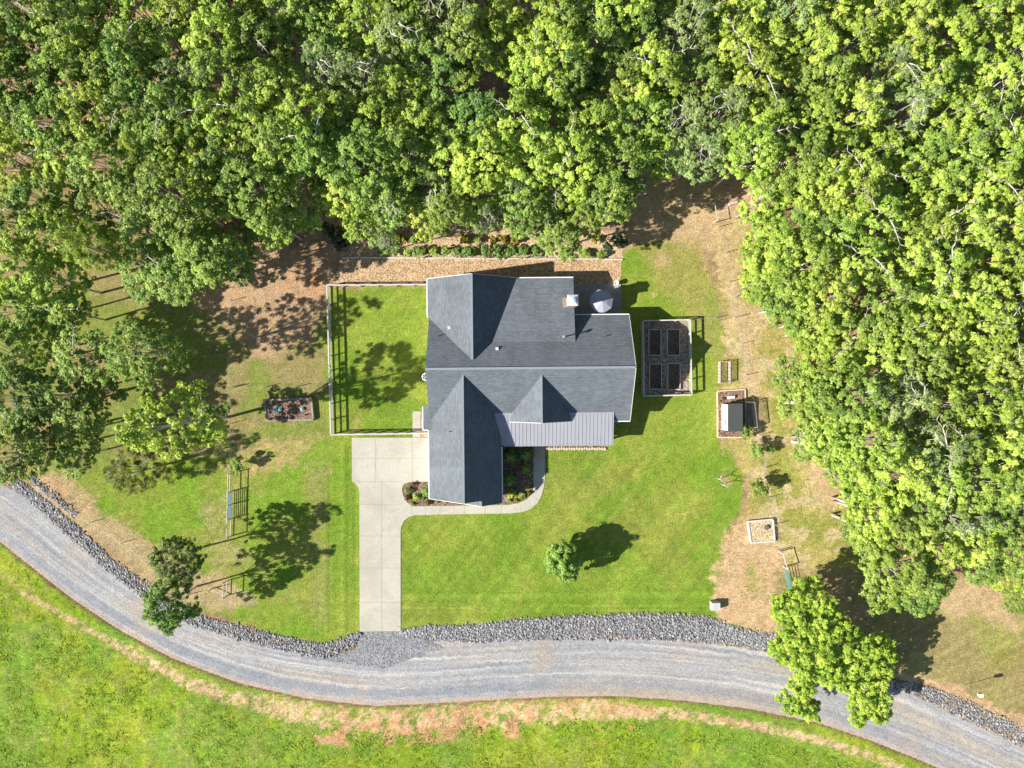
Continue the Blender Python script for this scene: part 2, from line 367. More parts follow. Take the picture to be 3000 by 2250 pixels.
zone([(890,1370),(960,1360),(960,1820),(915,1830),(930,1600)], (0.22, 0.225, 0.07), 14, 1.2, 0.8, (n3, 0.42, 0.1))
# right dry yard
RY = [(2105,560),(2240,600),(2300,900),(2430,1000),(2560,1300),(2620,1560),(2560,1680),(2420,1720),(2300,1900),(2105,1838),(2096,1700),(2120,1580),(2190,1480),(2190,1380),(2120,1290),(2110,1150),(2130,1000),(2100,800)]
zone(RY, (0.35, 0.30, 0.095), 14, 1.0); zone(RY, (0.25, 0.26, 0.055), 14, 1, 0.85, (n1, 0.52, 0.06)); zone(RY, (0.46, 0.365, 0.19), 12, 1, 0.85, (n5, 0.55, 0.05))
zone([(2100,560),(2200,590),(2180,860),(2230,1060),(2260,1330),(2220,1330),(2160,1000),(2110,800)], (0.46, 0.34, 0.175), 14, 1.1, 0.8)
lay(sstep(9, 3, linedist([(2140,800),(2155,920),(2180,1050),(2205,1110),(2225,1260),(2240,1370),(2260,1480),(2272,1530)], WXn, WYn)) * 0.7, (0.48, 0.38, 0.23))
zone([(2130,1560),(2200,1500),(2300,1640),(2330,1780),(2290,1870),(2112,1838),(2100,1700)], (0.47, 0.33, 0.18), 12, 1.2); zone([(2180,1640),(2240,1640),(2240,1760),(2190,1740)], G_OLIVE, 18, 1.2, 0.7, (n3, 0.5, 0.08))
zone([(2400,1280),(2470,1330),(2500,1460),(2420,1500),(2360,1400)], (0.47, 0.335, 0.18), 16, 1.2, 0.8)
zone([(2130,430),(2300,560),(2260,640),(2100,640)], (0.46, 0.32, 0.19), 14, 1)
zone([(2280,1680),(2760,1640),(2700,1850),(2600,1985),(2280,1900)], (0.26, 0.22, 0.09), 16, 1); zone([(2280,1680),(2760,1640),(2700,1850),(2600,1985),(2280,1900)], (0.37, 0.27, 0.15), 16, 1, .7, (n5,.52,.06))
# bottom right field
BR = [(2520,1860),(2660,1780),(2800,1700),(3400,1600),(3700,2400),(3000,2130),(2860,2070),(2720,2010),(2600,1975),(2500,1960)]
zone(BR, (0.24, 0.22, 0.06), 10, 0.9); zone(BR, (0.27, 0.27, 0.075), 10, 0.9, 0.8, (n1, 0.5, 0.06)); zone(BR, (0.30, 0.235, 0.105), 10, 0.9, 0.7, (n6, 0.53, 0.05))
zone([(2730,1790),(2800,1700),(2900,1690),(2960,1760),(3000,1880),(2880,1800),(2800,1810)], (0.44, 0.315, 0.17), 16, 1.2, 0.9)
lay(sstep(20, 8, linedist([(2580,1965),(2700,1995),(2800,2025),(2900,2075),(3000,2120),(3300,2260)], WXn, WYn)), (0.46, 0.315, 0.17))
# meadow south of the road
MEAD = [(-3000,1400),(-100,1545),(0,1592),(60,1640),(200,1750),(350,1850),(500,1930),(700,2005),(900,2050),(1100,2072),(1300,2062),(1600,2045),(1800,2042),(2000,2055),(2200,2080),(2400,2122),(2550,2172),(2700,2232),(2900,2320),(3700,2680),(9000,6000),(9000,20000),(-18000,20000),(-18000,1400)]
zone(MEAD, G_MEAD, 3, 0.12); zone(MEAD, (0.26, 0.30, 0.032), 6, 0.5, 0.75, (n1, 0.53, 0.06)); zone(MEAD, (0.15, 0.26, 0.035), 6, 0.5, 0.7, (n6, 0.55, 0.05)); zone(MEAD, (0.24, 0.26, 0.06), 6, 0.5, 0.55, (n2, 0.60, 0.04))
cb = linedist([(-40,1640),(60,1730),(180,1800),(316,1875),(452,1945),(565,2005),(678,2043),(814,2074),(950,2100),(1100,2118),(1300,2106),(1500,2090),(1700,2076),(2000,2092),(2200,2125),(2400,2168),(2600,2232),(2800,2330)], PX, PY)
wdt = np.interp(PX, [-100,300,420,700,1000,1300,1700,2000,2300,2800], [6,9,17,20,36,42,32,16,13,10])
cm = sstep(1.25, 0.65, cb / wdt + (n3 - 0.5) * 1.9 + (n2 - 0.5) * 1.4) * sstep(-60, 120, PX) ; lay(np.clip(cm * 1.25, 0, 1) * (0.15 + 0.85 * sstep(.40, .50, n2 * .3 + n3 * .35 + n7 * .35)), (0.50, 0.355, 0.19))
lay(cm * sstep(0.5, 0.6, n2) * sstep(900, 1050, PX) * sstep(2300,1900,PX) * 0.8, (0.52, 0.29, 0.14))
cb2 = linedist([(1000,2160),(1300,2150),(1600,2125),(1900,2100)], PX, PY)
lay(sstep(36, 20, cb2) * sstep(0.56, 0.62, n5) * 0.85, (0.49, 0.26, 0.14))
cb3 = linedist([(930,2165),(985,2168)], PX, PY); lay(sstep(16, 8, cb3 + (n3 - .5) * 20) * 0.85, (0.5, 0.29, 0.16))
# margin of bare soil along both road edges
rs = linedist([p for p in ROAD_S], WXn * 0.3 + PX * 0.7, WYn * 0.3 + PY * 0.7)
lay(sstep(5, 1.5, rs) * 0.7, (0.22, 0.14, 0.09))
# clay spots in the lawn
for sx_, sy_, sr in ((963,1384,9),(960,1510,9),(1915,862,13),(2045,1240,7),(2005,1508,9),(2115,1310,7),(2120,1330,7),(2122,1375,7),(2120,1400,14),(2135,1415,14),(1938,765,32),(1735,1784,5),(1862,1780,4),(2140,1250,20),(1040,1262,18),(1045,1235,12)):
    dd = np.sqrt((PX - sx_) ** 2 + (PY - sy_) ** 2) + (n3 - .5) * sr
    lay(sstep(sr, sr * 0.4, dd) * 0.7, (0.42, 0.29, 0.15))
# mowing lines: lighter and darker sheen of leaning grass painted into its colour
def inside(poly, f=6): return sstep(f, -f, sdf(poly, PX, PY))
st = np.zeros(GX.shape)
front = inside([(1190,1530),(1600,1500),(1700,1330),(2080,1330),(2090,1790),(1190,1830)])
st += front * (vn((PX * 0.78 + PY * 0.62) / 13, PX * 0 + 5, 3) - 0.5) * 0.22 + front * (vn((PX * 0.78 - PY * 0.62) / 13, PX * 0 + 5, 4) - 0.5) * 0.16
st += inside([(1174,1740),(2090,1720),(2090,1800),(1174,1840)]) * (vn(PY / 6 + (PX / 700), PX * 0, 5) - 0.5) * 0.42
lft = inside([(965,1300),(1030,1300),(1052,1450),(1052,1850),(930,1860)]); st += lft * (vn(PX / 7, PX * 0 + 3, 6) - 0.5) * 0.5
st += inside([(970,850),(1250,850),(1250,1270),(970,1270)]) * (vn(PY / 14 + PX / 120, PX * 0 + 3, 7) - 0.5) * 0.10
st += inside(BR) * (vn((PX * 0.45 + PY * 0.9) / 7, PX / 90, 8) - 0.5) * 0.28
st += inside(MEAD) * (vn((PX * -0.55 + PY * 0.83) / 16, (PX * .8 + PY * .5) / 120, 11) - 0.5) * 0.25
C = C * (1 + (n7[..., None] - 0.5) * 0.5) * (1 + st[..., None]) * (1 + (n3[..., None] - 0.5) * 0.34) * (1 + (n4[..., None] - 0.5) * 0.25)
road_poly = ROAD_N + ROAD_S[::-1]
rd = sdf(road_poly, PX, PY)
Z = -0.20 * sstep(2, -6, rd)
Z = Z + np.where(np.abs(GX) > 67, 0, 1) * inside(MEAD, 3) * (n2 - 0.3) * 0.22 * sstep(2, 14, rd)
nv = GX.size; ny, nx = GX.shape
me = bpy.data.meshes.new("ground"); me.vertices.add(nv)
me.vertices.foreach_set("co", np.stack([GX, GY, Z], -1).ravel().astype(np.float32))
I = np.arange(nv).reshape(ny, nx)
q = np.stack([I[:-1, :-1], I[:-1, 1:], I[1:, 1:], I[1:, :-1]], -1).reshape(-1, 4)
me.loops.add(q.size); me.loops.foreach_set("vertex_index", q.ravel().astype(np.int32))
me.polygons.add(len(q)); me.polygons.foreach_set("loop_start", (np.arange(len(q)) * 4).astype(np.int32)); me.polygons.foreach_set("loop_total", np.full(len(q), 4, np.int32))
me.update(calc_edges=True)
ca = me.color_attributes.new("cover", 'FLOAT_COLOR', 'POINT')
ROUGH = np.clip(0.35 + 0.65 * inside(MEAD) + 0.35 * inside(RY) + 0.25 * inside(LL) + 0.3 * (inside(LAWN) < .5), 0, 1)
ca.data.foreach_set("color", np.concatenate([np.clip(C, 0.005, 1), ROUGH[..., None]], -1).ravel().astype(np.float32))
me.shade_smooth()
ground = bpy.data.objects.new("ground", me); COL.objects.link(ground); tag(ground, "mown lawn, dry grass, bare clay and woodland floor around the house", kind='structure')
def mat_ground():
    m, t, b = newmat('ground_cover'); v = objvec(t)
    at = nd(t, "ShaderNodeAttribute"); at.attribute_name = "cover"
    a = noise(t, 5.5, 5, 0.75, v); c = noise(t, 1.6, 6, 0.7, v, 0.5); f = noise(t, 14, 2, 0.6, v)
    col = mixc(t, 1.0, at.outputs["Color"], ramp(t, a, [(0.30, gray(0.48)), (0.5, gray(0.97)), (0.70, gray(1.55))]), 'MULTIPLY')
    col = mixc(t, 1.0, col, ramp(t, c, [(0.3, (0.84, 0.90, 0.9)), (0.7, (1.16, 1.08, 1.15))]), 'MULTIPLY')
    straw = ramp(t, f, [(0.60, gray(0)), (0.72, gray(0.55))])
    col = mixc(t, straw, col, mixc(t, 1.0, col, (1.7, 1.5, 1.9), 'MULTIPLY'))
    # clumpy growth: darker leafy clumps and pale dead stems, stronger on rough ground
    v2 = nd(t, "ShaderNodeMapping"); v2.inputs["Rotation"].default_value = (0, 0, R(-33)); v2.inputs["Scale"].default_value = (0.55, 1.2, 1); t.links.new(v, v2.inputs[0])
    k1 = noise(t, 2.6, 7, 0.78, v2.outputs[0], 0.8); k2 = noise(t, 0.9, 6, 0.7, v2.outputs[0], 1.0)
    dk = nd(t, "ShaderNodeMath", operation='MULTIPLY'); t.links.new(ramp(t, k1, [(0.36, gray(1)), (0.50, gray(0))]), dk.inputs[0]); t.links.new(at.outputs["Alpha"], dk.inputs[1])
    col = mixc(t, dk.outputs[0], col, mixc(t, 1.0, col, (0.62, 0.74, 0.62), 'MULTIPLY'))
    lt = nd(t, "ShaderNodeMath", operation='MULTIPLY'); t.links.new(ramp(t, k1, [(0.54, gray(0)), (0.70, gray(1))]), lt.inputs[0]); t.links.new(at.outputs["Alpha"], lt.inputs[1])
    col = mixc(t, lt.outputs[0], col, mixc(t, 1.0, col, (1.55, 1.35, 1.5), 'MULTIPLY'))
    k3 = nd(t, "ShaderNodeMath", operation='MULTIPLY'); t.links.new(ramp(t, k2, [(0.50, gray(0)), (0.62, gray(0.5))]), k3.inputs[0]); t.links.new(at.outputs["Alpha"], k3.inputs[1])
    col = mixc(t, k3.outputs[0], col, mixc(t, 1.0, col, (1.12, 1.02, 0.95), 'MULTIPLY'))
    t.links.new(col, b.inputs["Base Color"]); b.inputs["Roughness"].default_value = 0.95; b.inputs["Specular IOR Level"].default_value = 0.1
    hs = nd(t, "ShaderNodeMath", operation='ADD'); t.links.new(a, hs.inputs[0]); kk = nd(t, "ShaderNodeMath", operation='MULTIPLY'); t.links.new(k1, kk.inputs[0]); t.links.new(at.outputs["Alpha"], kk.inputs[1]); t.links.new(kk.outputs[0], hs.inputs[1])
    bump(t, b, hs.outputs[0], 0.6, 0.2); return m
me.materials.append(mat_ground())

# ------------------------------------------------------------------ sheets on the ground
def sheet(name, poly_px, z, m, label=None, jag=0.0, seed=0, step=8.0):
    rg = random.Random(seed); pts = []
    n = len(poly_px)
    for i in range(n):
        a = Vector(poly_px[i]); b_ = Vector(poly_px[(i + 1) % n]); L = (b_ - a).length
        k = max(1, int(L / step)) if jag else 1
        for j in range(k):
            p = a.lerp(b_, j / k); pts.append((p.x + rg.uniform(-jag, jag), p.y + rg.uniform(-jag, jag)))
    mb = MB(); ws = [W(*p) for p in pts]
    mb.slab(ws, lambda x, y: z, 0.03 if z < 0.05 else z + 0.02)
    o = mb.build(name, m); tag(o, label, kind='structure'); return o

def densify(pts, n):
    P = np.array(pts, float); d = np.r_[0, np.cumsum(np.hypot(*np.diff(P, axis=0).T))]
    s = np.linspace(0, d[-1], n); return np.stack([np.interp(s, d, P[:, 0]), np.interp(s, d, P[:, 1])], -1), s
def smooth(P, k):
    for _ in range(k):
        P[1:-1] = 0.25 * P[:-2] + 0.5 * P[1:-1] + 0.25 * P[2:]
    return P

# gravel road: cross strips with road-aligned UVs
def build_road():
    Nn = 520; Mm = 26
    S, s = densify(ROAD_S, Nn); S = smooth(S, 40)
    # smooth upper reference edge for direction, real upper edge as nearest along the same station
    Nb, _ = densify([p for p in ROAD_N if not (850 < p[0] < 1290)], Nn)
    Nb = smooth(Nb, 60)
    Nr, _ = densify(ROAD_N, 4000)
    U = np.zeros((Nn, 2))
    for i in range(Nn):
        # match station by arclength on smoothed base edge
        j = np.argmin(np.hypot(Nb[:, 0] - S[i, 0] - (60 if S[i,0] < 600 else -15), Nb[:, 1] - S[i, 1] + 150)) if False else i
        U[i] = Nb[j]
    v = []; uv = []
    jr = fbm(s / 9.0, s * 0, 51, 4) - .5; js = fbm(s / 9.0, s * 0 + 7, 61, 4) - .5
    for i in range(Nn):
        a = S[i]; b = U[i]; d = (b - a); L = np.hypot(*d); d = d / L
        Lj = L + jr[i] * 16
        for k in range(Mm + 1):
            f = k / Mm; p = a + d * (js[i] * 12 * (1 - f)) + d * (Lj) * f
            wx, wy = W(p[0], p[1]); v.append((wx, wy, -0.10 - 0.0 * f)); uv.append((s[i] / SC, f * L / SC))
    f = []
    for i in range(Nn - 1):
        for k in range(Mm):
            a = i * (Mm + 1) + k; f.append((a, a + Mm + 1, a + Mm + 2, a + 1))
    me = bpy.data.meshes.new("gravel_road"); me.from_pydata(v, [], f); me.update()
    ul = me.uv_layers.new(name="UVMap"); lv = np.zeros(len(me.loops), np.int32); me.loops.foreach_get("vertex_index", lv)
    ul.data.foreach_set("uv", np.array(uv)[lv].ravel().astype(np.float32))
    if me.polygons[0].normal.z < 0: me.flip_normals()
    o = bpy.data.objects.new("gravel_road", me); COL.objects.link(o); tag(o, "grey gravel road curving past the front of the yard", kind='structure')
    m, t, b = newmat('road_gravel')
    uvn = nd(t, "ShaderNodeUVMap").outputs[0]; ov = objvec(t)
    mp = nd(t, "ShaderNodeMapping"); t.links.new(uvn, mp.inputs[0]); mp.inputs["Scale"].default_value = (0.03, 1.35, 1)
    st = noise(t, 1.5, 7, 0.65, mp.outputs[0], 0.3)
    mp2 = nd(t, "ShaderNodeMapping"); t.links.new(uvn, mp2.inputs[0]); mp2.inputs["Scale"].default_value = (0.03, 0.5, 1); mp2.inputs["Location"].default_value = (5, 3, 0)
    wd = noise(t, 1.0, 4, 0.5, mp2.outputs[0])
    c = ramp(t, st, [(0.32, (0.19, 0.20, 0.22)), (0.46, (0.26, 0.262, 0.27)), (0.56, (0.315, 0.31, 0.305)), (0.62, (0.41, 0.395, 0.375)), (0.75, (0.37, 0.335, 0.295))])
    sv = nd(t, "ShaderNodeSeparateXYZ"); t.links.new(uvn, sv.inputs[0])
    en = nd(t, "ShaderNodeMath", operation='MULTIPLY_ADD'); en.inputs[1].default_value = 1.3; t.links.new(noise(t, 0.9, 4, 0.6, ov), en.inputs[0]); t.links.new(sv.outputs[1], en.inputs[2])
    mr_ = nd(t, "ShaderNodeMapRange"); mr_.inputs[1].default_value = 0.0; mr_.inputs[2].default_value = 8.0; t.links.new(en.outputs[0], mr_.inputs[0])
    c = mixc(t, ramp(t, mr_.outputs[0], [(0.17, gray(0)), (0.22, gray(0.75)), (0.30, gray(0.75)), (0.36, gray(0))]), c, (0.20, 0.21, 0.235))
    c = mixc(t, ramp(t, mr_.outputs[0], [(0.11, gray(0.9)), (0.17, gray(0))]), c, (0.36, 0.27, 0.205))
    c = mixc(t, ramp(t, wd, [(0.5, gray(0)), (0.68, gray(0.7))]), c, (0.33, 0.27, 0.205))
    big = noise(t, 0.12, 4, 0.6, ov)
    c = mixc(t, ramp(t, big, [(0.56, gray(0)), (0.7, gray(0.5))]), c, (0.36, 0.27, 0.17))
    pt = noise(t, 0.55, 7, 0.75, ov, 1.5); c = mixc(t, 1.0, c, ramp(t, pt, [(0.3, (0.80, 0.80, 0.82)), (0.5, gray(1)), (0.7, (1.14, 1.12, 1.08))]), 'MULTIPLY')
    g = noise(t, 7.0, 3, 0.8, ov); vo = nd(t, "ShaderNodeTexVoronoi"); vo.inputs["Scale"].default_value = 9; t.links.new(ov, vo.inputs["Vector"])
    c = mixc(t, 1.0, c, ramp(t, g, [(0.3, gray(0.62)), (0.5, gray(1.0)), (0.7, gray(1.42))]), 'MULTIPLY')
    t.links.new(c, b.inputs["Base Color"]); b.inputs["Roughness"].default_value = 0.95
    bump(t, b, vo.outputs["Distance"], 0.4, 0.05)
    # patches of fines towards the south edge come from the uv
    me.materials.append(m)
build_road()
# driveway apron where the road gravel runs up to the concrete
sheet('gravel_apron', [(1040,1848),(1190,1846),(1215,1862),(1260,1880),(1300,1900),(1120,1960),(900,1930),(960,1912),(1010,1895),(1035,1870)], -0.06, mat_grain('apron_gravel', [(0.0, (0.10, 0.105, 0.115)), (0.5, (0.19, 0.195, 0.205)), (1.0, (0.30, 0.30, 0.31))], 8, 0.4, 0.3, 0.05, 0.5), "darker loose gravel between the driveway and the road", 3, 3)

DRIVE = [(1031,1282),(1031,1410),(1041,1415),(1049,1426),(1053,1442),(1054,1850),(1174,1848),(1174,1560),(1176,1542),(1184,1526),(1196,1515),(1214,1509),(1300,1507),(1490,1504),(1530,1500),(1556,1490),(1574,1475),(1587,1452),(1594,1425),(1597,1395),(1597,1295),(1563,1295),(1563,1405),(1564,1425),(1558,1446),(1545,1462),(1520,1474),(1490,1479),(1205,1483),(1192,1470),(1180,1448),(1178,1430),(1185,1417),(1200,1412),(1275,1410),(1275,1282)]
sheet('driveway', DRIVE, 0.05, M['concrete'], "pale concrete driveway with a walk curling round the garage wing")
sheet('side_path', [(1209,1205),(1232,1205),(1232,1281),(1209,1281)], 0.04, M['concrete'], "short strip of concrete paving inside the west yard fence")
jm = MB()
def jl(a, b, wd=0.04):
    (x0, y0), (x1, y1) = W(*a), W(*b); jm.beam((x0, y0, 0.054), (x1, y1, 0.054), wd, 0.004)
for y in (1478, 1570, 1664, 1765): jl((1055, y), (1173, y))
jl((1118, 1478), (1118, 1848)); jl((1100,1284),(1100,1412),.04); jl((1032,1343),(1256,1343)); jl((1208,1284),(1208,1411)); jl((1055,1411),(1180,1411)); jl((1118,1411),(1118,1478),.04)
for x in (1205, 1246, 1289, 1330, 1361, 1421, 1470, 1526): jl((x, 1481), (x, 1507))
jl((1557,1450),(1583,1470)); 
for y in (1310, 1345, 1380, 1415): jl((1564, y), (1596, y))
jl((1210,1230),(1231,1230)); jl((1210,1255),(1231,1255))
tag(jm.build('driveway_joints', M['joint']), 'straight dark joints between the concrete slabs', kind='structure')
# hairline crack
cr = MB(); rg = random.Random(4); p = [(1105,1300)]
for i in range(9): p.append((p[-1][0] + rg.uniform(-2, 4), p[-1][1] + 12))
p += [(p[-1][0] + 14, p[-1][1] + 10), (p[-1][0] + 30, p[-1][1] + 20)]
for a, b_ in zip(p[:-1], p[1:]):
    (x0, y0), (x1, y1) = W(*a), W(*b_); cr.beam((x0, y0, 0.0525), (x1, y1, 0.0525), 0.03, 0.003)
tag(cr.build('driveway_crack', M['joint']), 'thin crack wandering through the upper driveway slabs', kind='structure')

sheet('gravel_yard', [(1000,756),(1822,762),(1818,830),(1690,838),(1240,832),(975,828),(992,790)], 0.006, M['gravel_gold'], "golden gravel strip behind the house", 2.0, 5)
sheet('rear_bed_ground', [(985,690),(1100,676),(1500,672),(1820,682),(1826,756),(1400,757),(1000,752)], 0.006, M['straw'], "pine straw and mulch under the rows of clipped shrubs", 4, 6)
sheet('patio', [(1672,834),(1819,831),(1820,935),(1672,935)], 0.10, mat_plain('patio_concrete', (0.30, 0.29, 0.27), 0.85, 0.15, 1.5), "concrete patio in the shade behind the house")
sheet('garage_bed_ground', [(1180,1432),(1187,1420),(1202,1414),(1275,1412),(1290,1470),(1380,1474),(1345,1481),(1205,1481),(1193,1468),(1182,1448)], 0.03, M['mulch'], "mulch bed at the outer corner of the garage wing")
sheet('courtyard_bed_ground', [(1440,1290),(1562,1290),(1562,1405),(1563,1424),(1556,1445),(1543,1460),(1518,1472),(1488,1477),(1440,1478)], 0.03, M['mulch'], "mulch bed in the courtyard beside the garage wing")
sheet('side_bed_ground', [(1233,1205),(1262,1205),(1262,1280),(1233,1280)], 0.02, M['gravel_gold'], "narrow strip of gravel against the side door")
sheet('porch_bed_ground', [(1598,1290),(1776,1290),(1776,1312),(1598,1312)], 0.02, M['mulch'], "mulch strip along the front of the porch")

# ------------------------------------------------------------------ rocks (riprap) beside the road
def build_rocks():
    rg = np.random.default_rng(11)
    phi = (1 + 5 ** .5) / 2
    ico = np.array([(-1,phi,0),(1,phi,0),(-1,-phi,0),(1,-phi,0),(0,-1,phi),(0,1,phi),(0,-1,-phi),(0,1,-phi),(phi,0,-1),(phi,0,1),(-phi,0,-1),(-phi,0,1)]) / 1.9
    tri = np.array([(0,11,5),(0,5,1),(0,1,7),(0,7,10),(0,10,11),(1,5,9),(5,11,4),(11,10,2),(10,7,6),(7,1,8),(3,9,4),(3,4,2),(3,2,6),(3,6,8),(3,8,9),(4,9,5),(2,4,11),(6,2,10),(8,6,7),(9,8,1)])
    P = []
    def band(Nn, Ss, n, keep=1.0, zig=0):
        A, _ = densify(Nn, 500); B, _ = densify(Ss, 500)
        for _ in range(n):
            i = rg.integers(0, 500); f = rg.random() * 1.12 - .06
            f = .5 + (f - .5) * rg.uniform(.75, 1.12); p = A[i] * (1 - f) + B[i] * f + rg.normal(0, 2.0, 2); P.append((p[0], p[1]))
    band(ROCK_N, ROCK_S, 7000); band(ROCK2_N, ROCK2_S, 16500); band(ROCK3_N, ROCK3_S, 2600)
    band([(95,1392),(160,1440),(230,1500)], [(85,1405),(150,1460),(220,1520)], 350)
    band([(2110,1822),(2180,1840),(2300,1862)], [(2110,1840),(2200,1900),(2300,1915)], 500)
    P = np.array(P); n = len(P)
    r = rg.uniform(0.04, 0.09, n) * rg.choice([1, 1, 1, 1, 1.7], n)
    x = (P[:, 0] - 1500) / SC; y = (1125 - P[:, 1]) / SC
    ang = rg.random(n) * 6.28; sx = rg.uniform(.8, 1.5, n); sz = rg.uniform(.35, .75, n)
    V = np.repeat(ico[None], n, 0) * (1 + rg.normal(0, .16, (n, 12, 1)))
    vx = V[..., 0] * sx[:, None]; vy = V[..., 1]
    X = (vx * np.cos(ang)[:, None] - vy * np.sin(ang)[:, None]) * r[:, None] + x[:, None]
    Y = (vx * np.sin(ang)[:, None] + vy * np.cos(ang)[:, None]) * r[:, None] + y[:, None]
    Zz = V[..., 2] * r[:, None] * sz[:, None] + (r * 0.3 + rg.random(n) * .035)[:, None]
    co = np.stack([X, Y, Zz], -1).reshape(-1, 3)
    fc = (tri[None] + (np.arange(n) * 12)[:, None, None]).reshape(-1, 3)
    me = bpy.data.meshes.new("roadside_rocks"); me.vertices.add(len(co)); me.vertices.foreach_set("co", co.ravel().astype(np.float32))
    me.loops.add(fc.size); me.loops.foreach_set("vertex_index", fc.ravel().astype(np.int32))
    me.polygons.add(len(fc)); me.polygons.foreach_set("loop_start", (np.arange(len(fc)) * 3).astype(np.int32)); me.polygons.foreach_set("loop_total", np.full(len(fc), 3, np.int32))
    me.update(calc_edges=True)
    a = me.attributes.new("tint", 'FLOAT', 'FACE'); a.data.foreach_set("value", np.repeat(rg.random(n), 20).astype(np.float32))
    m, t, b = newmat('rock'); at = nd(t, "ShaderNodeAttribute"); at.attribute_name = "tint"
    t.links.new(ramp(t, at.outputs["Fac"], [(0.0, (0.10, 0.105, 0.115)), (0.4, (0.19, 0.195, 0.21)), (0.8, (0.29, 0.29, 0.30)), (1.0, (0.42, 0.385, 0.34))]), b.inputs["Base Color"]); b.inputs["Roughness"].default_value = 0.9
    me.materials.append(m)
    o = bpy.data.objects.new("roadside_rocks", me); COL.objects.link(o)
    tag(o, "band of loose grey crushed rock along the yard side of the road", "rocks", kind='stuff')
build_rocks()

# ------------------------------------------------------------------ house
house = thing('house', 'single storey white house with cross gabled grey shingle roofs and metal porch roof', 'house', (0, 0, 0), R(0.5))
pS = lambda x, y: 7 - .683 * (1.69 - y)
pN = lambda x, y: 7 - .683 * (y - 1.69)
pNW = lambda x, y: 6.38 - .67 * abs(x + 4.28)
pRS = lambda x, y: 5.02 - .263 * (y - 4.6)
pG = lambda x, y: 6.5 - .885 * abs(x + 5.33)
pD = lambda x, y: 6.46 - .885 * abs(x - 3.18)
pP = lambda x, y: 3.58 - .24 * (-3.32 - y)
pF = lambda x, y: 4.9 - .885 * abs(x + 3.52)
pL = lambda x, y: 3.16 + .3 * (x + 9.3)
th = 0.16
mb = MB(); mb.slab([(-9.30,1.69),(13.34,1.69),(13.3,-4.27),(-9.3,-4.27)], pS, th); mb.slab([(-9.30,1.69),(13.34,1.69),(13.3,7.73),(-9.3,7.73)], pN, th)
mb.build('main_roof', M['shingle'], house, uvf=slope_uv)
mb = MB(); mb.slab([(-4.28,2.6),(-4.28,11.96),(-9.47,11.96),(-9.47,7.74),(-9.3,7.52)], pNW, th); mb.slab([(-4.28,2.6),(-4.28,11.96),(.9,11.96),(.9,7.8),(-2,5)], pNW, th)
mb.build('rear_wing_roof', M['shingle'], house, uvf=slope_uv)
mb = MB(); mb.slab([(-2.45,4.6),(7.02,4.6),(7.02,11.93),(-2.2,11.93)], pRS, th); mb.build('rear_lean_to_roof', M['shingle'], house, uvf=slope_uv)
mb = MB(); mb.slab([(-5.33,.98),(-5.33,-12.88),(-9.43,-12.88),(-9.43,-5.0),(-9.3,-4.18)], pG, th)
mb.slab([(-5.33,.98),(-5.33,-12.88),(-3.52,-12.88),(-3.52,-13.45),(-1.26,-13.45),(-1.26,-4.27)], pG, th)
mb.build('garage_roof', M['shingle'], house, uvf=slope_uv)
mb = MB(); mb.slab([(-3.52,-12.7),(-3.52,-13.45),(-5.75,-13.45),(-5.75,-12.7)], pF, th); mb.build('bay_roof', M['shingle'], house, uvf=slope_uv)
mb = MB(); mb.slab([(3.18,.9),(3.18,-4.23),(-.2,-4.23),(-.2,-3.48)], pD, th); mb.slab([(3.18,.9),(3.18,-4.23),(6.56,-4.23),(6.56,-3.48)], pD, th)
mb.build('dormer_roof', M['shingle'], house, uvf=slope_uv)
mb = MB(); mb.slab([(-10.07,-2.45),(-8.9,-2.45),(-8.9,-5.08),(-10.07,-5.08)], pL, 0.14); mb.build('side_door_roof', M['shingle'], house, uvf=slope_uv)
mb = MB(); mb.slab([(-2.15,-3.3),(11.42,-3.3),(11.42,-6.98),(-2.15,-6.98)], pP, .08)
x = -1.8
while x < 11.4:
    mb.beam((x, -3.34, pP(0, -3.34) + .012), (x, -6.98, pP(0, -6.98) + .012), .03, .045); x += .42
mb.beam((-1.0, -7.02, pP(0,-6.98) - .03), (11.42, -7.02, pP(0,-6.98) - .03), .12, .1)
mb.beam((-1.9, -3.36, pP(0,-3.36)+.05), (11.42, -3.36, pP(0,-3.36)+.05), .22, .05)
mb.build('porch_roof', M['metal_roof'], house)
# ridge caps
mb = MB()
mb.beam((-9.3,1.69,7.03),(13.34,1.69,7.03),.26,.06); mb.beam((-4.28,2.7,6.41),(-4.28,11.96,6.41),.22,.06); mb.beam((-5.33,1.05,6.53),(-5.33,-12.88,6.53),.22,.06)
mb.beam((3.18,.95,6.49),(3.18,-4.23,6.49),.2,.06); mb.beam((-3.52,-12.95,4.93),(-3.52,-13.45,4.93),.18,.05)
mb.build('ridge_cap', M['ridge'], house)
# walls
def gable_prism(mb, x0, x1, y0, y1, zf, axis):
    """wall block whose top follows the roof profile (list of (s,z) across)"""
    n = len(zf)
    vs = []
    for e in ((x0, x1) if axis == 'x' else (y0, y1)):
        for s_, z_ in zf: vs.append((e, s_, z_) if axis == 'x' else (s_, e, z_))
    fs = [tuple(range(n)), tuple(reversed(range(n, 2*n)))] + [(i, n + i, n + (i+1) % n, (i+1) % n) for i in range(n)]
    mb.add(vs, fs)
mb = MB(); d_ = .22
gable_prism(mb, -8.98, 12.98, 0, 0, [(-3.9,0),(7.35,0),(7.35,pN(0,7.35)-d_),(1.69,7-d_),(-3.9,pS(0,-3.9)-d_)], 'x')
gable_prism(mb, 0, 0, 5.0, 11.62, [(-9.12,0),(.55,0),(.55,pNW(.55,0)-d_),(-4.28,6.38-d_),(-9.12,pNW(-9.12,0)-d_)], 'y')
gable_prism(mb, 0.5, 6.68, 0, 0, [(5.2,0),(11.58,0),(11.58,pRS(0,11.58)-d_),(5.2,pRS(0,5.2)-d_)], 'x')
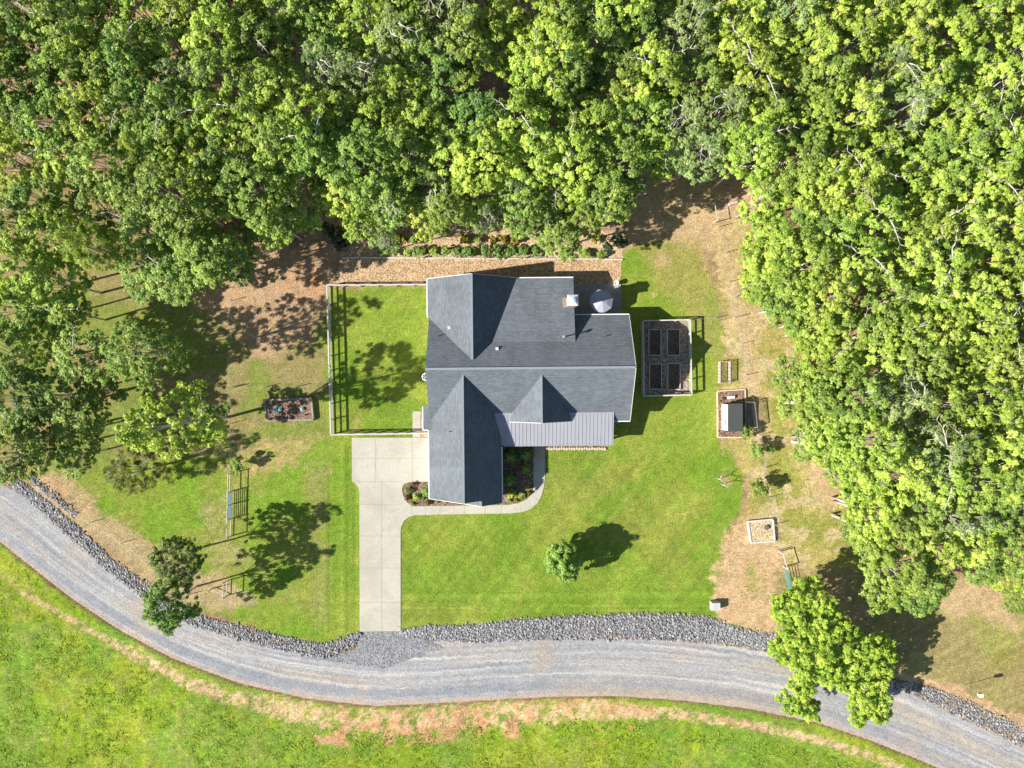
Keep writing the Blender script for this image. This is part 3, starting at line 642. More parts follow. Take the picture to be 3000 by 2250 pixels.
gable_prism(mb, 0, 0, -12.55, -3.0, [(-9.08,0),(-1.62,0),(-1.62,pG(-1.62,0)-d_),(-5.33,6.5-d_),(-9.08,pG(-9.08,0)-d_)], 'y')
gable_prism(mb, 0, 0, -13.15, -12.4, [(-5.4,0),(-1.66,0),(-1.66,pF(-1.66,0)-d_),(-3.52,4.9-d_),(-5.4,pF(-5.4,0)-d_)], 'y')
gable_prism(mb, 0, 0, -3.98, -.5, [(.15,2.6),(6.21,2.6),(6.21,pD(6.21,0)-d_),(3.18,6.46-d_),(.15,pD(.15,0)-d_)], 'y')
mb.build('wall', M['siding'], house)
# gutters
def gut(a, b): MB().beam(a, b, .10, .11).build('gutter', M['white'], house)
gut((-9.53,11.96,2.84),(-9.53,7.6,2.84)); gut((-9.5,-5.15,2.84),(-9.5,-12.88,2.84)); gut((-1.19,-7.1,2.84),(-1.19,-13.45,2.84))
gut((.95,11.99,3.04),(7.02,11.99,3.04)); gut((7.1,7.79,2.84),(13.3,7.79,2.84)); gut((11.5,-4.33,2.87),(13.3,-4.33,2.87)); gut((-10.13,-2.45,2.86),(-10.13,-5.08,2.86)); gut((-10.1,-5.13,2.86),(-9.52,-5.13,2.9))
# rake boards (white edge along the gable ends)
def rake(p, a, b, off): MB().beam((a[0]+off[0], a[1]+off[1], p(*a)-.09), (b[0]+off[0], b[1]+off[1], p(*b)-.09), .035, .2).build('rake_board', M['white'], house)
rake(pS,(13.32,1.69),(13.3,-4.27),(.03,0)); rake(pN,(13.32,1.69),(13.3,7.73),(.03,0)); rake(pG,(-5.33,-12.88),(-9.43,-12.88),(0,-.03)); rake(pF,(-3.52,-13.45),(-1.26,-13.45),(0,-.03)); rake(pF,(-3.52,-13.45),(-5.75,-13.45),(0,-.03))
rake(pNW,(-4.28,11.96),(-9.47,11.96),(0,.03)); rake(pNW,(-4.28,11.96),(.9,11.96),(0,.03)); rake(pD,(3.18,-4.23),(-.2,-4.23),(0,-.03)); rake(pD,(3.18,-4.23),(6.56,-4.23),(0,-.03))
def window(x, y, z, wd, ht, face, parent=house):
    f = MB(); g = MB(); t_ = .06
    if face in 'SN':
        s = -1 if face == 'S' else 1
        f.box(x-wd/2-.08, min(y, y+s*t_), z-.08, x+wd/2+.08, max(y, y+s*t_), z+ht+.08)
        g.box(x-wd/2, min(y+s*t_, y+s*(t_+.01)), z, x+wd/2, max(y+s*t_, y+s*(t_+.01)), z+ht)
        f.box(x-.025, min(y, y+s*(t_+.03)), z, x+.025, max(y, y+s*(t_+.03)), z+ht)
    else:
        s = -1 if face == 'W' else 1
        f.box(min(x, x+s*t_), y-wd/2-.08, z-.08, max(x, x+s*t_), y+wd/2+.08, z+ht+.08)
        g.box(min(x+s*t_, x+s*(t_+.01)), y-wd/2, z, max(x+s*t_, x+s*(t_+.01)), y+wd/2, z+ht)
        f.box(min(x, x+s*(t_+.03)), y-.025, z, max(x, x+s*(t_+.03)), y+.025, z+ht)
    fo = f.build('window', M['white'], parent); g.build('pane', M['glass'], fo)
for x in (1.2, 7.8): window(x, -3.9, .8, 1.5, 1.4, 'S')
window(3.18, -3.98, 4.1, 1.1, .9, 'S'); window(-3.5, -13.15, .8, 1.6, 1.5, 'S')
for x in (8.8, 11.6): window(x, 7.35, .9, 1.2, 1.2, 'N')
for x in (-7, -3.5): window(x, 11.62, .9, 1.4, 1.3, 'N')
window(12.98, 4.2, .9, 1.3, 1.3, 'E'); window(12.98, -1.4, .9, 1.3, 1.3, 'E'); window(-9.12, 9.4, .9, 1.2, 1.3, 'W')
for y in (-7.3, -10.6):
    mb = MB(); mb.box(-9.14, y-1.35, 0.05, -9.09, y+1.35, 2.3)
    for k in range(1, 4): mb.box(-9.16, y-1.3, .05+k*.56, -9.14, y+1.3, .08+k*.56)
    mb.build('garage_door', M['white'], house)
dr = MB().box(4.9, -3.96, .1, 5.9, -3.9, 2.2).build('front_door', M['wood_dark'], house); MB().cyl((5.05,-3.97,1.1),(5.05,-4.03,1.1),.035).build('handle', M['steel'], dr)
dr = MB().box(5.0, 11.58, .1, 6.3, 11.63, 2.2).build('rear_door', M['glass'], house); MB().cyl((5.15,11.63,1.1),(5.15,11.69,1.1),.035).build('handle', M['steel'], dr)
MB().box(-1.55, -6.6, 0, 11.3, -3.92, .16).build('porch_floor', M['concrete'], house)
for x in (2.9, 5.6, 8.4, 11.1): MB().box(x-.12, -6.72, .16, x+.12, -6.48, 2.62).build('porch_post', M['white'], house)
# chimney
ch = MB(); ch.box(6.18, 8.52, 0, 7.2, 9.56, 6.0).build('chimney', M['stone'], house)
cho = house.children[-1]
mb = MB(); mb.box(6.1, 8.44, 6.0, 7.28, 9.64, 6.1)
mb.add([(6.1,8.44,6.1),(7.28,8.44,6.1),(7.28,9.64,6.1),(6.1,9.64,6.1),(6.4,8.74,6.26),(6.98,8.74,6.26),(6.98,9.34,6.26),(6.4,9.34,6.26)], [(0,1,5,4),(1,2,6,5),(2,3,7,6),(3,0,4,7),(4,5,6,7)])
mb.cyl((6.69,9.04,6.26),(6.69,9.04,6.42),.17,.17,14); mb.lathe([(.3,6.45),(.02,6.56)], 14, (6.69,9.04,0)); mb.lathe([(.3,6.45),(.0,6.44)], 14, (6.69,9.04,0))
mb.build('chimney_cap', M['cap'], cho)
MB().slab([(5.72,8.45),(6.2,8.45),(6.2,9.66),(5.72,9.66)], lambda x, y: pRS(x, y) + .02, .03).build('flashing', mat_plain('tan_flashing', (0.25, 0.215, 0.19), 0.7, 0.1, 4), cho)
def local(px, py, h):
    x, y = W(px, py, h); a = -R(0.5); return (x*math.cos(a) - y*math.sin(a), x*math.sin(a) + y*math.cos(a))
# flue pipe, vents
x, y = local(1652, 986, 5.8); mb = MB(); mb.cyl((x,y,pN(x,y) - .2 if y < 4.6 else pRS(x,y)-.2),(x,y,6.1),.075,.075,10); mb.cyl((x,y,6.1),(x,y,6.16),.17,.17,12); mb.cyl((x,y,6.22),(x,y,6.32),.17,.1,12); mb.build('flue_pipe', M['steel'], house)
for px, py, p in ((1456.5,1022,pN),(1314.6,959,pNW)):
    x, y = local(px, py, 5.2); z = p(x, y); MB().box(x-.16,y-.16,z-.1,x+.16,y+.16,z+.16).build('roof_vent', M['cap'], house)
for px, py, p in ((1318.7,1263.6,pG),(1772,985.5,pN),(1285.5,983.5,pN)):
    x, y = local(px, py, 4.6); z = p(x, y); MB().cyl((x,y,z-.1),(x,y,z+.4),.05,.05,8).build('vent_pipe', M['black'], house)

# ------------------------------------------------------------------ small built things
def place(px, py, h=0, z=0): x, y = W(px, py, h); return (x, y, z)

# patio umbrella
loc = place(1763, 881.5, 2.6, .1)
u = thing('patio_umbrella', 'open eight sided grey umbrella half in shade on the patio', 'umbrella', loc)
mb = MB(); n = 8; a0 = R(12)
ring = [(1.38*math.cos(a0+i*math.pi/4), 1.38*math.sin(a0+i*math.pi/4), 2.15) for i in range(n)]
mid = [(.7*math.cos(a0+(i+.0)*math.pi/4), .7*math.sin(a0+i*math.pi/4), 2.47) for i in range(n)]
vsx = [(0,0,2.72)] + mid + ring; fx = [(0,1+i,1+(i+1)%n) for i in range(n)] + [(1+i,1+n+i,1+n+(i+1)%n,1+(i+1)%n) for i in range(n)]
mb.add(vsx, fx); ring2 = [(x_, y_, z_-.14) for x_, y_, z_ in ring]; mb.add(ring + ring2, [(i, n+i, n+(i+1)%n, (i+1)%n) for i in range(n)])
mb.build('canopy', M['canvas'], u)
for i in range(n):
    MB().beam((0,0,2.70),ring[i],.02,.03).build('rib', M['steel'], u)
MB().cyl((0,0,0),(0,0,2.8),.025,.025,10).build('pole', M['steel'], u); MB().cyl((0,0,2.72),(0,0,2.84),.07,.05,8).build('finial', M['black'], u); MB().cyl((0,0,0),(0,0,.09),.3,.26,16).build('base', M['black'], u)
# patio planter
pl = thing('planter', 'round pale pot with a small green plant at the patio corner', 'planter', place(1805, 829, .6, .1))
MB().lathe([(.0,0),(.17,0),(.24,.45),(.3,.72),(.25,.72),(.2,.6),(0,.6)], 18).build('pot', M['white'], pl)
# air conditioner
ac = thing('air_conditioner', 'round white rimmed unit on the grass by the west wall', 'air conditioner', place(1247, 1104, .8))
MB().lathe([(0,0),(.42,0),(.42,.75),(.46,.8),(.40,.83),(.34,.78)], 24).build('casing', M['white'], ac)
mb = MB().lathe([(.34,.76),(0,.76)], 20); mb.lathe([(.09,.76),(.09,.82),(0,.82)], 12); mb.build('fan_recess', mat_plain('dark_violet', (0.14,0.13,0.22), .5), ac)
mb = MB()
for i in range(6):
    a = i*math.pi/3; mb.beam((0,0,.825),(.36*math.cos(a),.36*math.sin(a),.81),.06,.015)
mb.build('fan_guard', M['white'], ac)

# fences -----------------------------------------------------------
def board_fence(name, label, segs, ht, wood, closed_posts=True, cap=True, group=None, cat='fence'):
    """segs: list of (list of px post positions at ground)"""
    base = W(*segs[0][0]); t = thing(name, label, cat, (base[0], base[1], 0), group=group)
    done = set()
    for posts in segs:
        pp = [W(*p) for p in posts]
        for p in pp:
            k = (round(p[0], 1), round(p[1], 1))
            if k in done: continue
            done.add(k)
            x, y = p[0] - base[0], p[1] - base[1]; MB().box(x-.06, y-.06, 0, x+.06, y+.06, ht+.02).build('post', wood, t)
        a = Vector((*pp[0], 0)); b = Vector((*pp[-1], 0)); o = Vector((base[0], base[1], 0)); a -= o; b -= o
        d = (b - a).normalized(); nrm = Vector((-d.y, d.x, 0))
        for zz, hh in ((ht-.08, .14), (ht*.5, .14), (.14, .14)):
            MB().beam(a + nrm*.08 + Vector((0,0,zz)), b + nrm*.08 + Vector((0,0,zz)), .035, hh).build('rail', wood, t)
        if cap: MB().beam(a + nrm*.02 + Vector((0,0,ht+.04)), b + nrm*.02 + Vector((0,0,ht+.04)), .14, .035).build('cap_rail', wood, t)
        wm = MB(); L = (b - a).length; k = 0
        for zz in (.3, .45, .72, .86): wm.beam(a + nrm*.06 + Vector((0,0,zz)), b + nrm*.06 + Vector((0,0,zz)), .004, .004)
        while k < L:
            wm.beam(a + d*k + nrm*.06 + Vector((0,0,.1)), a + d*k + nrm*.06 + Vector((0,0,ht-.1)), .004, .004); k += .3
        wm.build('wire_mesh', M['steel'], t)
    return t
board_fence('yard_fence', 'whitewashed post and rail fence round three sides of the west yard',
    [[(965,840),(1008,840),(1058,840),(1110,839),(1163,839),(1213,838),(1262,838)],
     [(965,840),(966,893),(968,942),(970,993),(971,1043),(972,1085),(973,1132),(974,1182),(975,1229),(976,1272)],
     [(976,1272),(1022,1272),(1064,1271),(1104,1270),(1151,1270),(1190,1269),(1262,1268)]], 1.2, M['wood'])
board_fence('garden_fence', 'white rail fence around the four raised beds east of the house',
    [[(1879,943),(1927,942),(1975,941),(2014,940)], [(2014,940),(2015,980),(2016,1023),(2017,1068),(2018,1113),(2018,1156)],
     [(2018,1156),(1975,1157),(1928,1158),(1882,1159)], [(1882,1159),(1881,1115),(1881,1070),(1880,1025),(1880,984),(1879,943)]], 1.25, M['wood'])
sheet('garden_gravel', [(1881,944),(2013,942),(2017,1154),(1883,1157)], 0.012, M['gravel_brown'], "brown gravel between the four raised beds")
def raised_bed(name, label, corners, ht, m, soil, group=None, tk=.09):
    c = [W(*p) for p in corners]; bx, by = c[0]; t = thing(name, label, 'raised bed', (bx, by, 0), group=group)
    cx = [Vector((x-bx, y-by, 0)) for x, y in c]
    for i in range(4):
        a, b = cx[i], cx[(i+1) % 4]; d = (b - a).normalized()
        MB().beam(a + d*(.0 if i % 2 == 0 else tk/2+.002) + Vector((0,0,ht/2)), b - d*(.0 if i % 2 == 0 else tk/2+.002) + Vector((0,0,ht/2)), tk, ht).build('frame_board', m, t)
    MB().slab([(v.x, v.y) for v in cx], lambda x, y: ht - .07, ht - .08).build('soil', soil, t)
    return t
for (x0, y0, x1, y1), nm in (((1900,966,1935,1041), 'upper left'), ((1954,965,1990,1041), 'upper right'), ((1902,1066,1937,1140), 'lower left'), ((1955,1065,1991,1141), 'lower right')):
    raised_bed('raised_bed', f'grey timber raised bed, {nm} of the four inside the garden fence', [(x0,y0),(x1,y0),(x1,y1),(x0,y1)], .3, M['wood_dark'] if False else M['wood'], M['soil'], 'raised beds in the fenced garden')
raised_bed('timber_bed', 'long grey log framed bed with teal lids west of the yard fence', [(779,1172),(914,1167),(920,1229),(783,1231)], .45, M['wood_dark'], M['mulch'], tk=.2)
for px, py, r, lb in ((806,1201,.27,'largest round teal lid in the log framed bed, leftmost'), (820,1200,.22,'round teal lid touching the largest one in the log framed bed'), (885.5,1198,.22,'round blue lid alone at the right of the log framed bed')):
    o = thing('round_lid', lb, 'lid', place(px, py, .55, .38), group='teal lids in the log framed bed'); MB().lathe([(r*.9,0),(r,.16),(r*.96,.2),(r*.5,.25),(0,.27)], 18).build('shell', M['teal'], o); MB().cyl((0,0,.26),(0,0,.31),.05,.04,10).build('knob', M['teal'], o)
raised_bed('gravel_box', 'square timber frame filled with pale gravel on the dry grass', [(2189,1527),(2262,1520),(2267,1584),(2198,1589)], .35, M['wood'], M['sand_gravel'], tk=.18)
o = thing('fire_bowl', 'small dark round bowl inside the square gravel frame', 'fire bowl', place(2246, 1545, .4, .28)); MB().lathe([(0,0),(.2,0),(.29,.2),(.27,.22),(.18,.1),(0,.08)], 10).build('bowl', M['black'], o); MB().lathe([(.24,.19),(0,.2)], 10).build('lid', mat_plain('slate', (0.10,0.13,0.17), .5), o)
# coop bed + coop
raised_bed('coop_bed', 'pale edged mulch bed surrounding the white coop', [(2101,1146),(2182,1141),(2184,1281),(2102,1281)], .2, M['wood_pale'], M['mulch'], tk=.13)
x0, y0 = W(2113.5, 1258); x1, y1 = W(2161, 1184); cx_, cy_ = x0, y0
cp = thing('chicken_coop', 'white coop with dark grey sloping roof standing on the mulch bed', 'coop', (cx_, cy_, 0))
wd, dp = x1 - x0, y1 - y0
mb = MB(); mb.add([(0,0,.15),(wd-.1,0,.15),(wd-.1,0,1.62),(0,0,2.42),(0,dp,.15),(wd-.1,dp,.15),(wd-.1,dp,1.62),(0,dp,2.42)], [(0,1,2,3),(7,6,5,4),(0,4,5,1),(1,5,6,2),(2,6,7,3),(3,7,4,0)]); mb.build('wall', M['coop_wall'], cp)
MB().slab([(-.0,-.12),(wd+.05,-.12),(wd+.05,dp+.12),(-.0,dp+.12)], lambda x, y: 2.54 - .43*x, .07).build('roof', M['coop_roof'], cp, uvf=slope_uv)
for yy, zz, w_, h_ in ((1.62,1.75,.22,.2),(1.6,1.2,.3,.26),(.95,1.55,.75,.5)):
    f = MB().box(-.03, yy-w_/2-.04, zz-.04, 0, yy+w_/2+.04, zz+h_+.04).build('window', M['coop_wall'], cp); MB().box(-.035, yy-w_/2, zz, -.03, yy+w_/2, zz+h_).build('pane', mat_plain('shutter_grey', (0.14,0.15,0.15), .7) if yy == 1.62 else bpy.data.materials['shutter_grey'], f)
for yy, zz in ((.55,.75),(.85,.75),(1.15,.75),(.1,.8),(.25,.85),(.12,1.6)): MB().box(-.03, yy-.05, zz, 0, yy+.05, zz+.22).build('vent', bpy.data.materials['shutter_grey'], cp)
for xx in (.05, wd-.15):
    for yy in (.05, dp-.05): MB().box(xx-.05, yy-.05, 0, xx+.05, yy+.05, .2).build('leg', M['wood'], cp)
MB().beam((wd*.28, dp+.75, .5), (wd*.75, dp+.85, .42), .3, .05).build('ramp', M['coop_wall'], cp)
# run
rn = thing('chicken_run', 'wire pen with white gate rail attached to the east of the coop', 'animal pen', place(2164, 1256))
rx0, ry0 = W(2164, 1256); rp = [W(*p) for p in ((2164,1256),(2208,1250),(2200,1178),(2162,1176))]; rp = [(x-rx0, y-ry0) for x, y in rp]
for p_ in rp: MB().box(p_[0]-.04, p_[1]-.04, 0, p_[0]+.04, p_[1]+.04, 1.35).build('post', M['wood_dark'], rn)
for i in range(4):
    a, b = Vector((*rp[i], 1.3)), Vector((*rp[(i+1) % 4], 1.3))
    MB().beam(a, b, .05, .06).build('rail', M['coop_wall'] if i == 0 else M['wood_dark'], rn)
    MB().beam(a + Vector((0,0,-1.15)), b + Vector((0,0,-1.15)), .05, .1).build('rail', M['coop_wall'] if i == 0 else M['wood_dark'], rn)
a, b = Vector((*rp[0], 0)), Vector((*rp[1], 0)); g = MB().beam(a.lerp(b,.15)+Vector((0,0,.7)), a.lerp(b,.15)+Vector((0,0,.71)), .05, .05)
g = MB(); g.beam(a.lerp(b,.1)+Vector((0,0,1.1)), a.lerp(b,.95)+Vector((0,0,1.1)), .05, .08); g.beam(a.lerp(b,.1)+Vector((0,0,.5)), a.lerp(b,.95)+Vector((0,0,.5)), .05, .08); g.beam(a.lerp(b,.1)+Vector((0,0,.2)), a.lerp(b,.1)+Vector((0,0,1.1)), .07, .05); g.beam(a.lerp(b,.95)+Vector((0,0,.2)), a.lerp(b,.95)+Vector((0,0,1.1)), .07, .05); g.build('gate', M['coop_wall'], rn)
nm_ = MB().slab([(p_[0], p_[1]) for p_ in rp], lambda x, y: .03, .03); nm_.build('litter', M['soil'], rn)
nm_ = MB()
for i in range(14):
    f_ = i/14; nm_.beam((rp[3][0]*(1-f_)+rp[2][0]*f_, rp[3][1]*(1-f_)+rp[2][1]*f_, 1.32), (rp[0][0]*(1-f_)+rp[1][0]*f_, rp[0][1]*(1-f_)+rp[1][1]*f_, 1.32), .02, .01)
for i in range(20):
    f_ = i/20; nm_.beam((rp[0][0]*(1-f_)+rp[3][0]*f_, rp[0][1]*(1-f_)+rp[3][1]*f_, 1.325), (rp[1][0]*(1-f_)+rp[2][0]*f_, rp[1][1]*(1-f_)+rp[2][1]*f_, 1.325), .02, .01)
nm_.build('netting', M['black'], rn)
# slatted compost crib
x0, y0 = W(2103, 1122, .1); x1, y1 = W(2139, 1058, .8)
cb_ = thing('compost_crib', 'slatted wooden crib open in the middle, north of the coop', 'compost bin', (x0, y0, 0))
wd, dp = W(2137,1058,.4)[0]-W(2106,1058,.4)[0], W(2103,1058,.4)[1]-W(2103,1120,.4)[1]
for xx in (.08, wd - .0):
    for k in range(15):
        yy = .06 + k*(dp-.12)/14; MB().box(xx-.02, yy-.035, 0, xx+.02, yy+.035, .85).build('picket', M['wood'], cb_)
    for zz in (.15, .72): MB().box(xx+.02, 0, zz, xx+.06, dp, zz+.08).build('rail', M['wood'], cb_)
for yy in (.0, dp):
    for zz in (.05, .45, .8): MB().box(.08, yy-.02, zz, wd, yy+.02, zz+.1).build('end_board', M['wood_pale'], cb_)

# utility box
ub = thing('utility_box', 'square pale grey cabinet on the lawn edge near the road', 'utility box', place(2079, 1783))
MB().box(0,0,0,1.0,.95,.62).build('cabinet', M['utility'], ub)
MB().add([(-.03,-.03,.62),(1.03,-.03,.62),(1.03,.98,.62),(-.03,.98,.62),(.05,.05,.85),(1.0,.05,.85),(1.0,.9,.85),(.05,.9,.85)], [(0,1,5,4),(1,2,6,5),(2,3,7,6),(3,0,4,7),(4,5,6,7)]).build('lid', M['utility'], ub)
MB().box(.48,.05,.851,.52,.9,.858).build('lid_seam', M['steel'], ub); MB().box(-.02,.4,.3,0,.55,.4).build('handle', M['black'], ub)

# farm gates and rails
def rail_fence(name, label, posts, rails, ht=1.35, rr=.06, wood=None, cat='fence', gate=None):
    bx, by = W(*posts[0]); t = thing(name, label, cat, (bx, by, 0)); wood = wood or M['wood']
    P = [Vector((W(*p)[0]-bx, W(*p)[1]-by, 0)) for p in posts]
    for p in P: MB().cyl(p, p + Vector((0,0,ht+.1)), rr, rr*.9, 8).build('post', wood, t)
    for i, j, z in rails: MB().cyl(P[i] + Vector((0,0,z)), P[j] + Vector((0,0,z)), rr*.7, rr*.7, 6).build('rail', wood, t)
    if gate:
        for i, j, mt, nb in gate:
            g = MB(); a = P[i]; b = P[j]; d = (b-a); a2 = a + d*.04; b2 = b - d*.04
            for k in range(nb): z = .2 + k*(ht-.3)/(nb-1); g.cyl(a2+Vector((0,0,z)), b2+Vector((0,0,z)), .03, .03, 6)
            for f_ in (0, .5, 1): q = a2.lerp(b2, f_); g.cyl(q+Vector((0,0,.2)), q+Vector((0,0,ht-.1)), .03, .03, 6)
            g.build('gate', mt, t)
    return t
rail_fence('gated_fence', 'rough rail fence with a blue metal gate west of the lawn', [(681,1386),(680,1438),(680,1477),(679,1519),(677,1570)], [(0,4,1.3),(0,1,.7),(3,4,.2)], 1.3, .07, gate=[(1,3,M['gate_blue'],7)])
rail_fence('corner_rails', 'pale corner of pole rails beside the roadside trees', [(668,1700),(666,1744),(622,1724)], [(0,1,1.3),(1,2,.35),(0,1,.3)], 1.3, .07)
rail_fence('green_gate', 'rail and teal tube gate above the leaning tree by the road', [(2282,1616),(2296,1660),(2312,1738)], [(0,1,1.25)], 1.2, .07, gate=[(1,2,M['gate_green'],5)])
rail_fence('rear_gate_rails', 'short pole rail and posts at the top corner of the back lawn', [(1980,602),(2030,602),(2085,602),(2093,652)], [(0,2,1.2),(2,3,1.3)], 1.3, .06)
# wire fences
def wire_fence(name, label, posts, ht=1.15):
    bx, by = W(*posts[0]); t = thing(name, label, 'wire fence', (bx, by, 0))
    P = [Vector((W(*p)[0]-bx, W(*p)[1]-by, 0)) for p in posts]
    for p in P: MB().beam(p, p + Vector((0,0,ht)), .06, .07).build('post', M['steel'], t)
    mb = MB()
    for a, b in zip(P[:-1], P[1:]):
        for z in (.3, .6, .9, 1.1): mb.beam(a+Vector((0,0,z)), b+Vector((0,0,z)), .006, .006)
    mb.build('wire', M['steel'], t)
wire_fence('wire_fence', 'thin steel post and wire fence curving past the east side of the yard', [(2104,665),(2126,740),(2132,827),(2150,870),(2156,930),(2168,1008),(2182,1100),(2204,1183),(2223,1275),(2238,1370),(2252,1457),(2268,1536),(2280,1612)])
wire_fence('wire_fence', 'thin wire fence running down the woods west of the yard fence', [(681,880),(681,945),(679,1050),(677,1135),(680,1240),(683,1380)])
wire_fence('wire_fence', 'thin wire fence joining the west woods to the yard fence', [(690,1134),(780,1134),(870,1133),(962,1132)])
wire_fence('wire_fence', 'thin wire fence on the clay bank above the curving road', [(112,1422),(185,1482),(272,1528),(365,1588),(460,1660),(560,1740)], .95)
# mesh posts crossing from the garden to the east fence
wire_fence('wire_fence', 'thin wire fence from the garden fence to the curving fence', [(2020,938),(2090,934),(2156,930)], 1.2)
# bird house on pole
bh = thing('bird_house', 'white box on a tall thin pole beside the road bank', 'bird house', place(2826, 2006))
MB().cyl((0,0,0),(0,0,2.6),.035,.03,8).build('pole', M['steel'], bh)
mb = MB(); mb.box(-.22,-.16,2.55,.22,.16,2.9); mb.build('box', M['utility'], bh); mb = MB(); mb.slab([(-.28,-.2),(.28,-.2),(.28,.2),(-.28,.2)], lambda x, y: 2.97 - .12 * x, .03); mb.build('roof', M['white'], bh); MB().cyl((0,-.2,2.75),(0,-.205,2.75),.06,.06,10).build('entrance', M['black'], bh)
# forked poles in lawn
for (px, py), rr_, lb in (((2101,1401), .0, 'pale forked garden pole on bare patch, upper of the pair'), ((2113,1418), .25, 'pale forked garden pole with bent arms, lower of the pair')):
    fp = thing('forked_pole', lb, 'garden pole', place(px, py), rr_, group='pair of forked poles on the east lawn')
    MB().tube([(0,0,0),(.0,-.02,.9),(.03,.0,1.15)], [.045,.04,.035]).build('pole', M['deadwood'], fp)
    MB().tube([(.03,0,1.15),(-.05,.2,1.35),(.1,.45,1.62)], [.04,.035,.02]).build('fork', M['deadwood'], fp)
    MB().tube([(.03,0,1.15),(.25,-.2,1.3),(.38,-.42,1.66)], [.045,.04,.02]).build('fork', M['steel'], fp)
    MB().tube([(-.05,.2,1.35),(-.3,.25,1.5)], [.03,.015]).build('fork', M['deadwood'], fp)
# rear bed log edging, porch edging stones, stakes
lg = MB(); rg = random.Random(8); xx = 1002
k = 0
while xx < 1824:
    L = rg.uniform(48, 70); y_ = 755 + (xx-1002)/822*5
    a = W(xx, y_ + rg.uniform(-1, 1)); b = W(min(xx+L, 1825), y_ + rg.uniform(-1, 1))
    o = thing('edging_log', f'pale edging timber of the rear bed, {["first","second","third","fourth","fifth","sixth","seventh","eighth","ninth","tenth","eleventh","twelfth","thirteenth","fourteenth","fifteenth","sixteenth","seventeenth","eighteenth"][k]} from its west end', 'timber', (a[0], a[1], 0), group='timbers edging the rear bed')
    MB().cyl((0,0,.1),(b[0]-a[0]-.04,b[1]-a[1],.1),.11,.10,8).build('timber', M['wood'], o); xx += L; k += 1
st_m = mat_plain('edging_stone', (0.50, 0.38, 0.30), 0.9, 0.25, 6, bs=.5)
protos = []
for s_ in range(3):
    r2 = random.Random(s_); mb = MB(); mb.lathe([(0,-.05),(.13,-.03),(.17,.06),(.12,.14),(0,.16)], 9)
    mb.v = [(x*r2.uniform(.85,1.2)*1.1, y*r2.uniform(.8,1.2), z) for x, y, z in mb.v]; m_ = bpy.data.meshes.new('edging_stone'); m_.from_pydata(mb.v, [], mb.f); m_.materials.append(st_m); protos.append(m_)
for i in range(24):
    o = bpy.data.objects.new('edging_stone', protos[i % 3]); COL.objects.link(o); o.location = place(1602 + i*7.4, 1313.5 + (i % 3)*.6, 0, .02); o.rotation_euler = (0,0,i*1.3)
    tag(o, f'small pinkish edging stone before the porch, {ORD[i+1]} from the walk', 'stone', 'stones edging the porch bed')
# logs and snag
def log(name, label, a, b, r0, r1, z=.12, m='deadwood', cat='log'):
    (ax, ay), (bx, by) = W(*a), W(*b); o = thing(name, label, cat, (ax, ay, 0)); d = Vector((bx-ax, by-ay, 0))
    pts = [Vector((0,0,z)), d*.5 + Vector((-d.y, d.x, 0))*.04 + Vector((0,0,z)), d + Vector((0,0,z*.7))]
    MB().tube(pts, [r0, (r0+r1)/2, r1], 8).build('trunk', M[m], o); return o
log('fallen_log', 'straight grey log lying on dry grass below the east woods', (2437,1508), (2512,1545), .16, .12)
log('fallen_branch', 'bleached curved branch on the clay patch, outer arc', (2412,1334), (2441,1362), .10, .06)
log('fallen_branch', 'bleached branch crossing the clay patch, lower straight one', (2409,1345), (2433,1392), .13, .05)
log('fallen_branch', 'pale branch lying below the snag at the wood edge', (2366,1325), (2392,1338), .1, .07)
log('fallen_log', 'pale log on the clay beside the back gate posts', (2133,601), (2160,592), .2, .15)
sn = thing('dead_snag', 'pale broken tree stump standing at the edge of the east woods', 'dead tree', place(2322, 1294))
MB().tube([(0,0,0),(.05,0,1.0),(.25,-.05,2.6)], [.2,.17,.13], 9).build('trunk', M['deadwood'], sn); MB().tube([(.15,0,1.8),(.6,-.3,2.4)], [.08,.03], 6).build('limb', M['deadwood'], sn)
ps = thing('cut_post', 'short leaning stump post beside the fallen log', 'post', place(2436, 1506)); MB().cyl((0,0,0),(.05,.02,.7),.14,.12,9).build('stump', M['wood_dark'], ps)

# ------------------------------------------------------------------ foliage
def leaf_mesh(name, seed, lobes, tuft_r, n_tuft, n_leaf, leaf, mat, needle=False, up=0.5):
    """lobes: list of (cx,cy,cz,r). Returns a mesh of leaf quads scattered over tufts on each lobe."""
    g = np.random.default_rng(seed); Cn = []; Nr = []; Tn = []
    for (cx, cy, cz, r) in lobes:
        lt = g.random()
        for _ in range(max(4, int(n_tuft * (r ** 2)))):
            d = g.normal(size=3); d[2] = d[2] * 0.9 + up * 1.2; d /= np.linalg.norm(d)
            rr = r * g.uniform(.72, 1.05); c = np.array([cx, cy, cz]) + d * rr * np.array([1, 1, .85])
            tr = tuft_r * g.uniform(.6, 1.35); tt = np.clip(0.5 * lt + .5 * g.random() + g.normal(0, .08), 0, 1)
            k = int(n_leaf * g.uniform(.6, 1.3)); dl = g.normal(size=(k, 3)) + d * 0.75; dl /= np.linalg.norm(dl, axis=1)[:, None]
            rad = tr * np.cbrt(g.uniform(.15, 1, k))[:, None]
            Cn.append(c + dl * rad); Nr.append(dl * .75 + d * .25 + g.normal(0, .38, (k, 3)) + np.array([0, 0, up])); Tn.append(np.clip(tt + g.normal(0, .13, k), 0, 1))
    return quads(name, g, np.concatenate(Cn), np.concatenate(Nr), np.concatenate(Tn), leaf, needle, mat)

